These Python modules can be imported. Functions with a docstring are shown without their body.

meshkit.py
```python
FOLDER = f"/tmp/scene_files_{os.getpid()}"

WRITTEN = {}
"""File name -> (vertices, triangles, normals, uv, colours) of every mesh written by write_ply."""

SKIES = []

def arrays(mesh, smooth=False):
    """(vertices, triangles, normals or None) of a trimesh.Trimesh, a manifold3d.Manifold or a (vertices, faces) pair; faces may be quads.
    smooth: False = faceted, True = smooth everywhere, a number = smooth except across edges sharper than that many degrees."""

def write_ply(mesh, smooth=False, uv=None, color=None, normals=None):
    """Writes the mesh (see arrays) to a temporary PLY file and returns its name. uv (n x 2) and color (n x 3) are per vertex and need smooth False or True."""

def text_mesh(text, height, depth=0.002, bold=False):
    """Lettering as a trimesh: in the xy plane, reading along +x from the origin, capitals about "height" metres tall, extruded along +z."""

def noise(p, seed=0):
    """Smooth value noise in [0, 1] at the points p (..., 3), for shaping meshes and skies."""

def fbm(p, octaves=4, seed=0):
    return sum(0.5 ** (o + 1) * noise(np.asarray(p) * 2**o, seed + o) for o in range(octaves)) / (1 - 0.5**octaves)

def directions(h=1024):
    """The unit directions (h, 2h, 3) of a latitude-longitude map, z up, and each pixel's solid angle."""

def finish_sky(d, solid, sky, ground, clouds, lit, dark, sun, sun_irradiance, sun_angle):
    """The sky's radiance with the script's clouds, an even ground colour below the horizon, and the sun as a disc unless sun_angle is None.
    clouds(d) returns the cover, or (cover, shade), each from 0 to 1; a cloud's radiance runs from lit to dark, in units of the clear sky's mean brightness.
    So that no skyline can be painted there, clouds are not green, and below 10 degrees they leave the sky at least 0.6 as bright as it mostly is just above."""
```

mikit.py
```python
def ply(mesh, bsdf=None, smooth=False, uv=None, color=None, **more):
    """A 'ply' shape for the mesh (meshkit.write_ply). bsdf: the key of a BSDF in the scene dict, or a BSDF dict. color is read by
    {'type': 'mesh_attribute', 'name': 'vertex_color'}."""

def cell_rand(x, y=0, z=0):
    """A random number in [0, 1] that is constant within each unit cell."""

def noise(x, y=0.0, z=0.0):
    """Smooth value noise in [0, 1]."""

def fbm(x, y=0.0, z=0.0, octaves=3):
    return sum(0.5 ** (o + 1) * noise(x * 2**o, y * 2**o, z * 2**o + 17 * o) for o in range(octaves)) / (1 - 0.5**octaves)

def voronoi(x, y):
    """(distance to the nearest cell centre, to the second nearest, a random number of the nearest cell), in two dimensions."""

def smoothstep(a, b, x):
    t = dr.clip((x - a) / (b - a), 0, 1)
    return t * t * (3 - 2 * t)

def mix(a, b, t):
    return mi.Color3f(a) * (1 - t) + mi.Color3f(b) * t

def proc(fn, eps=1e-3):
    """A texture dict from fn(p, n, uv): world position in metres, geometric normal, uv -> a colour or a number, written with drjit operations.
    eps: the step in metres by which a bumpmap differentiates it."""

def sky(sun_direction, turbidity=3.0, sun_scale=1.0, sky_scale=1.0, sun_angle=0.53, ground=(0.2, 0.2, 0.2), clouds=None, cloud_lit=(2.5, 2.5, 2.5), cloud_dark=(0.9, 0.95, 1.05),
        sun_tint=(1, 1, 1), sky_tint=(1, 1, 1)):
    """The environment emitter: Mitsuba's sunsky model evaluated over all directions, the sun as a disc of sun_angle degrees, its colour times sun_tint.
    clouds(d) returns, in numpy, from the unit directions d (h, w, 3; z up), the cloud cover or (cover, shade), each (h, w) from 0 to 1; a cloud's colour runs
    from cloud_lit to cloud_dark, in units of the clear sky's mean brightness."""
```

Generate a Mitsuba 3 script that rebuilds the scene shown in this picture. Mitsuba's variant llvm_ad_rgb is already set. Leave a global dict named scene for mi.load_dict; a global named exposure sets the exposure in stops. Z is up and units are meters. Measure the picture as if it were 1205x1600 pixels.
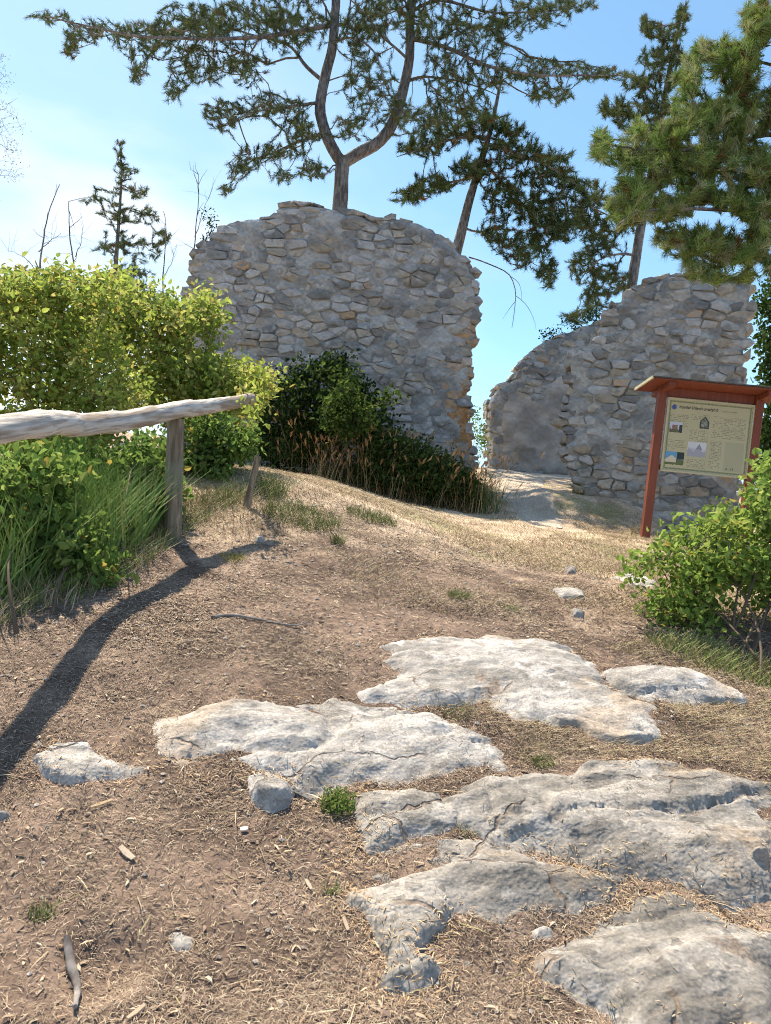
import math, numpy as np, trimesh, mitsuba as mi, drjit as dr
import mikit, meshkit
from mikit import noise, fbm, voronoi, cell_rand, smoothstep, mix
from scipy.interpolate import PchipInterpolator
from scipy.interpolate import LinearNDInterpolator
from scipy.spatial import Delaunay, Voronoi, cKDTree
from shapely.geometry import Polygon, Point, LineString, MultiPolygon
from shapely import contains_xy, affinity
import shapely

T = mi.ScalarTransform4f
scene, labels = {'type': 'scene'}, {}

# ------------------------------------------------------------------ camera, sky, exposure
IMW, IMH, FOC = 1205.0, 1600.0, 1202.0
PITCH, ROLL = math.atan(40 / FOC), math.radians(5.5)
EYE = np.array([0.0, 0.0, 1.65])
FWD = np.array([0, math.cos(PITCH), -math.sin(PITCH)])
UP0 = np.array([0, math.sin(PITCH), math.cos(PITCH)])
RGT0 = np.array([1.0, 0, 0])
UPV = math.cos(ROLL) * UP0 - math.sin(ROLL) * RGT0
RGT = math.cos(ROLL) * RGT0 + math.sin(ROLL) * UP0
scene['camera'] = {'type': 'perspective', 'fov': math.degrees(2 * math.atan(IMW / 2 / FOC)), 'fov_axis': 'x', 'near_clip': 0.05, 'far_clip': 3000.0,
                   'to_world': T().look_at(origin=EYE.tolist(), target=(EYE + FWD).tolist(), up=UPV.tolist())}
SUN = np.array([-0.297, 0.420, 0.857])


def clouds(d):
    # thin bright haze cloud low in the sky, broken up by noise
    n = meshkit.fbm(d * [6, 6, 14] + 3.1, 5, 4)
    side = np.clip((-d[..., 0] / np.maximum(d[..., 1], 0.05) + 0.12) / 0.5, 0, 1) * (d[..., 1] > 0) + (d[..., 1] <= 0) * 0.6
    low = np.clip((0.62 - d[..., 2]) / 0.55, 0, 1)
    return np.clip(np.clip((n - 0.50 + 0.22 * low) * 2.2, 0, 1) * low * (0.25 + 0.75 * side) * 0.75 + 0.20 * side * (0.4 + n) + 0.04, 0, 0.9)


scene['sky'] = mikit.sky(SUN.tolist(), turbidity=3.0, sun_scale=1.3, sky_scale=1.1, sky_tint=(0.86, 1.10, 1.08), clouds=clouds, cloud_lit=(2.3, 2.3, 2.3), cloud_dark=(1.2, 1.25, 1.3))
exposure = 2.4

# ------------------------------------------------------------------ helpers


def ray(px, py):
    px, py = np.asarray(px, float), np.asarray(py, float)
    return FWD + ((px - IMW / 2) / FOC)[..., None] * RGT - ((py - IMH / 2) / FOC)[..., None] * UPV


def at(px, py, Y):
    d = ray(px, py)
    return EYE + d * (np.asarray(Y, float) / d[..., 1])[..., None]


_prof = PchipInterpolator([-400, -60, -20, -3, 0, 2, 3, 4.5, 6, 8, 11, 12.5, 14, 18, 21, 26, 40, 100, 500, 3000],
                          [-60, -16, -5, -0.55, 0, 0.2, 0.45, 0.80, 1.03, 1.15, 1.26, 1.31, 1.60, 2.28, 2.4, 1.9, -2, -14, -20, -20])


_lift = PchipInterpolator([-500, 2.5, 4.0, 5.5, 6.5, 7.5, 9, 10.5, 12, 15, 19, 3000], [0, 0, 0.08, 0.17, 0.32, 0.50, 0.50, 0.44, 0.34, 0.15, 0, 0])


def sst(a, b, x):
    t = np.clip((x - a) / (b - a), 0, 1)
    return t * t * (3 - 2 * t)


def G0(x, y):
    z = _prof(y)
    z = z + _lift(y) * sst(1.5, -1.5, x)
    z = z + 0.30 * sst(2.2, 3.0, x) * sst(5.2, 4.0, x) * np.exp(-((y - 13.8) / 1.3) ** 2)
    z = z - 0.30 * sst(4.0, 5.6, x) * np.exp(-((y - 13.5) / 3.0) ** 2)
    z = z - 0.40 * np.clip(-x - 2.6, 0, 30) * sst(1, 3, y) * sst(20, 14, y)
    return z


HOLLOWS = []          # (x, y, radius along x, radius along y, depth): small washed-out holes in the soil


def G(x, y, holes=True):
    x, y = np.asarray(x, float), np.asarray(y, float)
    p = np.stack([x, y, np.zeros_like(x)], -1)
    near = np.exp(-np.clip(np.hypot(x, y) - 14, 0, 100) / 10)
    z = G0(x, y) + near * ((meshkit.fbm(p * 0.9 + 11, 3, 5) - 0.5) * 0.10 + (meshkit.fbm(p * 5 + 3, 3, 9) - 0.5) * 0.035 + (meshkit.fbm(p * 19 + 5, 2, 12) - 0.5) * 0.012)
    for hx, hy, rx, ry, dp in HOLLOWS if holes else ():
        z = z - dp * np.exp(-(((x - hx) / rx) ** 2 + ((y - hy) / ry) ** 2) ** 2)
    far = np.clip((np.hypot(x, y) - 40) / 80, 0, 1)
    return z + far * (meshkit.fbm(p * 0.02, 3, 2) - 0.5) * 12


def ground_px(px, py, h=0.0):
    px, py = np.atleast_1d(np.asarray(px, float)), np.atleast_1d(np.asarray(py, float))
    d = ray(px, py)
    d = d / d[:, 1:2]
    Y = np.linspace(1.2, 30, 1800)
    P = EYE + d[:, None, :] * Y[None, :, None]
    below = P[..., 2] < G0(P[..., 0], P[..., 1]) + h
    k = np.argmax(below, 1)
    return P[np.arange(len(px)), k][:, :2]


def tag(key, label=None, cat=None, group=None, kind=None):
    d = labels.setdefault(key, {})
    for k, v in (('label', label), ('category', cat), ('group', group), ('kind', kind)):
        if v:
            d[k] = v
    return key


def new_key(name):
    used = lambda k: k in labels or k in scene
    if not used(name):
        return name
    i = 1
    while used(f'{name}_{i:03d}'):
        i += 1
    return f'{name}_{i:03d}'


_count = {}


def part_key(parent, name):
    b = f'{parent}__{name}'
    n = _count.get(b, 0)
    _count[b] = n + 1
    return b if n == 0 else f'{b}_{n:03d}'


def add(key, mesh, bsdf, smooth=False, uv=None, color=None):
    scene[key] = mikit.ply(mesh, bsdf, smooth=smooth, uv=uv, color=color)
    return key


def tube(points, radii, sides=10, rng=None, rough=0.0, cap=True):
    p = np.asarray(points, float)
    r = np.broadcast_to(np.asarray(radii, float), (len(p),))
    t = np.gradient(p, axis=0)
    t /= np.linalg.norm(t, axis=1, keepdims=True) + 1e-12
    ref = np.array([0.3, 0.9, 0.2]) if abs(t[:, 1]).mean() < 0.6 else np.array([0.9, 0.1, 0.3])
    a = np.cross(t, ref)
    a /= np.linalg.norm(a, axis=1, keepdims=True)
    b = np.cross(t, a)
    ang = np.arange(sides) * 2 * np.pi / sides
    rr = r[:, None] * np.ones(sides)
    if rough:
        q = np.stack([np.cos(ang)[None] * np.ones((len(p), 1)) * 1.3, np.sin(ang)[None] * np.ones((len(p), 1)) * 1.3, np.cumsum(np.r_[0, np.linalg.norm(np.diff(p, axis=0), axis=1)])[:, None] / (r.mean() * 3) * np.ones((1, sides))], -1)
        rr = rr * (1 + rough * (meshkit.fbm(q + (rng.random() * 50 if rng is not None else 0), 3, 3) - 0.5) * 2)
    v = p[:, None] + rr[..., None] * (np.cos(ang)[None, :, None] * a[:, None] + np.sin(ang)[None, :, None] * b[:, None])
    i, j = np.meshgrid(np.arange(len(p) - 1), np.arange(sides), indexing='ij')
    q = np.stack([i * sides + j, i * sides + (j + 1) % sides, (i + 1) * sides + (j + 1) % sides, (i + 1) * sides + j], -1).reshape(-1, 4)
    f = np.vstack([q[:, [0, 1, 2]], q[:, [0, 2, 3]]])
    v = v.reshape(-1, 3)
    if cap:
        n = len(v)
        v = np.vstack([v, p[:1], p[-1:]])
        k = np.arange(sides)
        f = np.vstack([f, np.stack([np.full(sides, n), (k + 1) % sides, k], 1), np.stack([np.full(sides, n + 1), n - sides + k, n - sides + (k + 1) % sides], 1)])
    return v, f[:, ::-1] if False else f


def spline(pts, n):
    pts = np.asarray(pts, float)
    s = np.r_[0, np.cumsum(np.linalg.norm(np.diff(pts, axis=0), axis=1))]
    return PchipInterpolator(s, pts)(np.linspace(0, s[-1], n))


def join(ms):
    vs, fs, n = [], [], 0
    for v, f in ms:
        vs.append(v)
        fs.append(f + n)
        n += len(v)
    return np.vstack(vs), np.vstack(fs)


def box(cx, cy, cz, sx, sy, sz, bevel=0.006):
    b = min(bevel, 0.3 * min(sx, sy, sz))
    import manifold3d as m3
    core = m3.Manifold.hull_points([[sgx * (sx / 2 - (b if k != 0 else 0)), sgy * (sy / 2 - (b if k != 1 else 0)), sgz * (sz / 2 - (b if k != 2 else 0))]
                                    for sgx in (-1, 1) for sgy in (-1, 1) for sgz in (-1, 1) for k in range(3)])
    m = core.to_mesh()
    return np.array(m.vert_properties[:, :3]) + [cx, cy, cz], np.array(m.tri_verts)


def unit(v):
    return v / (np.linalg.norm(v, axis=-1, keepdims=True) + 1e-12)


def patch(poly, step, jitter, rng):
    """Points and triangles filling a polygon; boundary points first, in order."""
    L = poly.exterior.length
    nb = max(12, int(L / step))
    bd = np.array([poly.exterior.interpolate(i / nb, normalized=True).coords[0] for i in range(nb)])
    x0, y0, x1, y1 = poly.bounds
    gx, gy = np.meshgrid(np.arange(x0, x1, step), np.arange(y0, y1, step))
    pts = np.stack([gx.ravel(), gy.ravel()], 1) + (rng.random((gx.size, 2)) - 0.5) * step * jitter
    inner = poly.buffer(-step * 0.5)
    pts = pts[contains_xy(inner, pts[:, 0], pts[:, 1])]
    allp = np.vstack([bd, pts])
    tri = Delaunay(allp).simplices
    c = allp[tri].mean(1)
    tri = tri[contains_xy(poly, c[:, 0], c[:, 1])]
    a, b, c = allp[tri[:, 0]], allp[tri[:, 1]], allp[tri[:, 2]]
    ar = (b[:, 0] - a[:, 0]) * (c[:, 1] - a[:, 1]) - (b[:, 1] - a[:, 1]) * (c[:, 0] - a[:, 0])
    tri = tri[np.abs(ar) > 1e-9]
    ar = ar[np.abs(ar) > 1e-9]
    tri[ar < 0] = tri[ar < 0][:, ::-1]
    return allp, tri, nb


# ------------------------------------------------------------------ materials


def V(*c):
    return mi.Color3f(*c)


def ground_col(p, n, uv):
    a = fbm(p.x * 0.8 + 7, p.y * 0.8, 0.0, 3)
    b = fbm(p.x * 4.5, p.y * 4.5 + 3, 0.0, 4)
    c = noise(p.x * 38, p.y * 38)
    e = noise(p.x * 120 + p.y * 40, p.y * 120 - p.x * 40)
    straw = smoothstep(5.0, 7.6, p.y + (a - 0.5) * 5.0 + (b - 0.5) * 2.0)
    dirt = mix(V(0.095, 0.070, 0.055), V(0.185, 0.138, 0.108), smoothstep(0.25, 0.75, b))
    tan = mix(V(0.30, 0.235, 0.17), V(0.42, 0.34, 0.25), smoothstep(0.3, 0.7, b))
    sandy = smoothstep(0.50, 0.70, a + (b - 0.5) * 0.5) * 0.55
    col = mix(mix(dirt, V(0.27, 0.21, 0.165), sandy), tan, straw)
    green = smoothstep(0.60, 0.74, fbm(p.x * 1.6 + 40, p.y * 1.6, 0.0, 4)) * straw * 0.55
    col = mix(col, V(0.17, 0.19, 0.07), green)
    col = col * (0.62 + 0.5 * c + 0.30 * e)
    return col


def ground_bump(p, n, uv):
    return fbm(p.x * 22, p.y * 22, 0.0, 3) * 0.6 + noise(p.x * 130, p.y * 130) * 0.12


def rock_crack(p):
    # soil-filled hairline joints: some edges of warped, stretched cells
    wx = p.x * 1.5 + p.y * 0.7 + 0.55 * fbm(p.x * 4, p.y * 4, 1.0, 5)
    wy = p.y * 3.0 - p.x * 1.2 + 0.55 * fbm(p.x * 4 + 9, p.y * 4, 2.0, 5)
    f1, f2, w = voronoi(wx, wy)
    some = smoothstep(0.50, 0.62, fbm(p.x * 2.1 + 31, p.y * 2.1, 5.0, 3))
    return smoothstep(0.035, 0.008, f2 - f1) * some


def rock_tex(dark):
    def col(p, n, uv):
        a = fbm(p.x * 2.4 + 5 + p.y, p.y * 4.6 - p.x * 1.5, p.z * 3.1, 5)
        b = fbm(p.x * 14 + p.y * 5, p.y * 24 - p.x * 8, p.z * 17, 4)
        s = noise(p.x * 140, p.y * 140, p.z * 140)
        w = smoothstep(0.60, 0.74, fbm(p.x * 9 + 30, p.y * 9, p.z * 9, 4))
        if dark:
            c = mix(V(0.13, 0.125, 0.115), V(0.29, 0.28, 0.26), smoothstep(0.32, 0.68, a * 0.6 + b * 0.4))
        else:
            c = mix(V(0.165, 0.16, 0.15), V(0.36, 0.352, 0.335), smoothstep(0.30, 0.66, a * 0.55 + b * 0.45))
        c = mix(c, V(0.50, 0.495, 0.48), w * (0.25 if dark else 0.75))
        lich = smoothstep(0.62, 0.68, fbm(p.x * 26 + 3, p.y * 26, p.z * 26, 3))
        c = mix(c, V(0.09, 0.088, 0.082), lich * (0.6 if dark else 0.4))
        och = smoothstep(0.60, 0.72, fbm(p.x * 2.6 + 70, p.y * 2.6 + 3, 0.0, 4))
        c = mix(c, V(0.30, 0.22, 0.14), och * 0.4)
        c = mix(c, V(0.15, 0.105, 0.07), rock_crack(p) * 0.65)
        return c * (0.72 + 0.55 * s)
    return col


def rock_bump(p, n, uv):
    return fbm(p.x * 10 + p.y * 4, p.y * 24 - p.x * 8, p.z * 16, 5) * 0.8 + noise(p.x * 95, p.y * 95, p.z * 95) * 0.12 - rock_crack(p) * 0.30


def stone_col(p, n, uv):
    # uv.x: random number of the stone, uv.y: how ochre or red it is
    a = fbm(p.x * 4 + uv.x * 90, p.y * 4, p.z * 4, 4)
    b = fbm(p.x * 19 + uv.x * 40, p.y * 19, p.z * 19, 3)
    h = noise(uv.x * 977.0, 3.0)
    c = mix(V(0.145, 0.148, 0.148), V(0.385, 0.382, 0.365), smoothstep(0.2, 0.85, h * 0.6 + a * 0.5))
    c = mix(c, V(0.33, 0.27, 0.185), smoothstep(0.5, 0.85, noise(uv.x * 613.0, 9.0)) * 0.6)
    c = mix(c, V(0.42, 0.24, 0.10), uv.y * smoothstep(0.25, 0.55, b))
    c = mix(c, V(0.13, 0.13, 0.115), smoothstep(0.56, 0.70, fbm(p.x * 7, p.y * 7 + 9, p.z * 7, 4)) * 0.6)
    c = mix(c, V(0.43, 0.415, 0.385), smoothstep(0.58, 0.72, fbm(p.x * 5 + 50, p.y * 5, p.z * 5, 4)) * 0.55)
    return c * V(1.06, 1.11, 1.17) * (0.70 + 0.6 * b)


def mortar_col(p, n, uv):
    a = fbm(p.x * 3, p.y * 3, p.z * 3 + 5, 4)
    b = fbm(p.x * 23, p.y * 23, p.z * 23, 3)
    c = mix(V(0.20, 0.197, 0.187), V(0.39, 0.38, 0.355), smoothstep(0.3, 0.7, a))
    c = mix(c, V(0.29, 0.225, 0.155), smoothstep(0.55, 0.7, fbm(p.x * 2.2 + 9, p.y * 2, p.z * 2.2, 3)) * 0.5)
    d = dr.sqrt(dr.square((p.x - 1.50) / 0.42) + dr.square((p.z - 3.05) / 0.62)) + (fbm(p.x * 5, p.z * 5, 3.0, 3) - 0.5) * 1.6
    c = mix(c, mix(V(0.22, 0.10, 0.04), V(0.44, 0.24, 0.09), b), smoothstep(1.0, 0.7, d) * dr.select(p.y < 16, 0.9, 0.0))
    return c * V(1.06, 1.11, 1.16) * (0.60 + 0.75 * b)


def plaster_col(p, n, uv):
    a = fbm(p.x * 2.2, p.y * 2.2, p.z * 2.2 + 5, 4)
    b = fbm(p.x * 16, p.y * 16, p.z * 16, 3)
    c = mix(V(0.24, 0.232, 0.22), V(0.42, 0.405, 0.38), smoothstep(0.3, 0.7, a))
    c = mix(c, V(0.17, 0.155, 0.135), smoothstep(0.55, 0.72, fbm(p.x * 1.3 + 8, p.y, p.z * 3.5, 4)) * 0.7)
    return c * (0.75 + 0.5 * b)


def wall_bump(p, n, uv):
    return fbm(p.x * 12, p.y * 12, p.z * 12, 4)


def bark_col(p, n, uv):
    a = fbm(p.x * 30, p.y * 30, p.z * 6, 3)
    b = fbm(p.x * 3, p.y * 3, p.z * 1.2, 3)
    return mix(V(0.085, 0.078, 0.075), V(0.25, 0.235, 0.225), smoothstep(0.3, 0.7, a * 0.7 + b * 0.3))


def log_col(p, n, uv):
    # silvered debarked log: grain along uv.x, brown bark left below and in patches
    x, z = p.x - 0.17 * p.y, p.z - 0.18 * p.y
    a = fbm(x * 60, p.y * 5.0, z * 60, 4)
    b = fbm(x * 11, p.y * 2, z * 11, 3)
    g = mix(V(0.30, 0.27, 0.235), V(0.55, 0.52, 0.47), smoothstep(0.28, 0.68, a))
    return mix(g, V(0.23, 0.175, 0.125), smoothstep(0.54, 0.66, b) * 0.7)


def post_col(p, n, uv):
    a = fbm(p.x * 50, p.y * 50, p.z * 4, 4)
    g = mix(V(0.12, 0.095, 0.068), V(0.27, 0.22, 0.16), smoothstep(0.28, 0.7, a))
    return mix(g, V(0.19, 0.20, 0.14), smoothstep(0.5, 0.65, fbm(p.x * 6, p.y * 6, p.z * 2.5, 3)) * 0.6)


def log_bump(p, n, uv):
    return fbm((p.x - 0.17 * p.y) * 50, p.y * 6.0, (p.z - 0.18 * p.y) * 50, 3)


def stain_col(p, n, uv):
    a = fbm(p.x * 40, p.y * 40, p.z * 3, 3)
    return mix(V(0.115, 0.030, 0.015), V(0.225, 0.058, 0.028), a)


def path_col(p, n, uv):
    a = fbm(p.x * 3, p.y * 3, 0.0, 4)
    b = noise(p.x * 60, p.y * 60)
    return mix(V(0.30, 0.26, 0.21), V(0.43, 0.38, 0.31), a) * (0.75 + 0.5 * b)


def simple(fn, rough=0.9, spec=0.3, bump=None, scale=0.0):
    b = {'type': 'principled', 'base_color': mikit.proc(fn), 'roughness': rough, 'specular': spec}
    if bump is not None:
        b = {'type': 'bumpmap', 'arbitrary': mikit.proc(bump, eps=2e-3), 'scale': scale, 'bsdf': b}
    return {'type': 'twosided', 'bsdf': b}


def plain(c, rough=0.7, spec=0.4):
    return {'type': 'twosided', 'bsdf': {'type': 'principled', 'base_color': {'type': 'rgb', 'value': list(c)}, 'roughness': rough, 'specular': spec}}


VC = {'type': 'mesh_attribute', 'name': 'vertex_color'}
scene['mat_ground'] = simple(ground_col, 0.95, 0.2, ground_bump, 0.010)
scene['mat_path'] = simple(path_col, 0.95, 0.2)
scene['mat_rock_pale'] = simple(rock_tex(False), 0.8, 0.3, rock_bump, 0.018)
scene['mat_rock_grey'] = simple(rock_tex(True), 0.8, 0.3, rock_bump, 0.022)
scene['mat_stone'] = simple(stone_col, 0.9, 0.2, wall_bump, 0.030)
scene['mat_mortar'] = simple(mortar_col, 0.95, 0.2, wall_bump, 0.075)
scene['mat_plaster'] = simple(plaster_col, 0.95, 0.2, wall_bump, 0.02)
scene['mat_bark'] = simple(bark_col, 0.9, 0.2)
scene['mat_stem'] = plain((0.095, 0.07, 0.05), 0.8)
scene['mat_log'] = simple(log_col, 0.75, 0.3, log_bump, 0.006)
scene['mat_post'] = simple(post_col, 0.8, 0.3)
scene['mat_stain'] = simple(stain_col, 0.55, 0.4)
scene['mat_felt'] = plain((0.075, 0.08, 0.085), 0.8)
scene['mat_blades'] = {'type': 'twosided', 'bsdf': {'type': 'principled', 'base_color': VC, 'roughness': 0.7, 'specular': 0.3}}
scene['mat_leaf'] = {'type': 'principledthin', 'base_color': VC, 'roughness': 0.32, 'diff_trans': 1.0, 'eta': 1.5, 'spec_trans': 0.0}
scene['mat_needle'] = {'type': 'principledthin', 'base_color': VC, 'roughness': 0.45, 'diff_trans': 0.35, 'eta': 1.5, 'spec_trans': 0.0}

# ------------------------------------------------------------------ ground
for px, py, rx, ry, dp in ((905, 1512, 0.085, 0.045, 0.10), (474, 1232, 0.05, 0.035, 0.07), (985, 1152, 0.06, 0.04, 0.05), (640, 1268, 0.07, 0.02, 0.03), (165, 1500, 0.12, 0.14, 0.05)):
    HOLLOWS.append((*ground_px([px], [py])[0], rx, ry, dp))
rng = np.random.default_rng(1)
ys = np.r_[-400, -200, -100, -60, -30, -15, -8, -4, -2, -1, 0, 0.5, np.geomspace(1.0, 24, 430), np.geomspace(25, 120, 50), 160, 220, 320, 480, 800, 1500, 3000]
ts = np.r_[-400, -150, -60, -25, -12, -7, -4.5, -3, -2.2, -1.6, -1.25, np.linspace(-1, 1, 360), 1.25, 1.6, 2.2, 3, 4.5, 7, 12, 25, 60, 150, 400]
YY, TT = np.meshgrid(ys, ts, indexing='ij')
WW = np.clip(0.62 * np.abs(YY) + 0.9, 1.5, 20)
XX = TT * WW
ZZ = G(XX, YY)
gv = np.stack([XX, YY, ZZ], -1).reshape(-1, 3)
nR, nC = YY.shape
i, j = np.meshgrid(np.arange(nR - 1), np.arange(nC - 1), indexing='ij')
q = np.stack([i * nC + j, i * nC + j + 1, (i + 1) * nC + j + 1, (i + 1) * nC + j], -1).reshape(-1, 4)
add('ground', (gv, np.vstack([q[:, [0, 1, 2]], q[:, [0, 2, 3]]])), 'mat_ground', smooth=True)
tag('ground', 'sloping bare earth with dry straw-coloured grass', kind='structure')

# trodden path through the gap in the walls
cl = np.vstack([ground_px([874, 838, 816, 812, 826], [828, 802, 772, 750, 739]), [[3.6, 17.6], [4.4, 18.0]]])
print('path', cl.round(2))
cl = spline(cl, 60)
wd = np.interp(np.arange(60), [0, 8, 30, 59], [0.05, 0.30, 0.5, 0.7])
tt = unit(np.gradient(cl, axis=0))
nn = np.stack([tt[:, 1], -tt[:, 0]], 1)
edge = np.linspace(-1, 1, 14)
pp = cl[:, None] + nn[:, None] * (edge[None, :, None] * (wd[:, None, None] * (1 + 0.25 * (rng.random((60, 1, 1)) - 0.5))))
pz = G(pp[..., 0], pp[..., 1]) + 0.012 - 0.03 * (np.abs(edge)[None] > 0.99)
pv = np.concatenate([pp, pz[..., None]], -1).reshape(-1, 3)
i, j = np.meshgrid(np.arange(59), np.arange(13), indexing='ij')
q = np.stack([i * 14 + j, i * 14 + j + 1, (i + 1) * 14 + j + 1, (i + 1) * 14 + j], -1).reshape(-1, 4)
add('path', (pv, np.vstack([q[:, [0, 1, 2]], q[:, [0, 2, 3]]])), 'mat_path', smooth=True)
tag('path', 'trodden grey footpath through the gap between the ruined walls', kind='structure')

# ------------------------------------------------------------------ ruined walls


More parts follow.
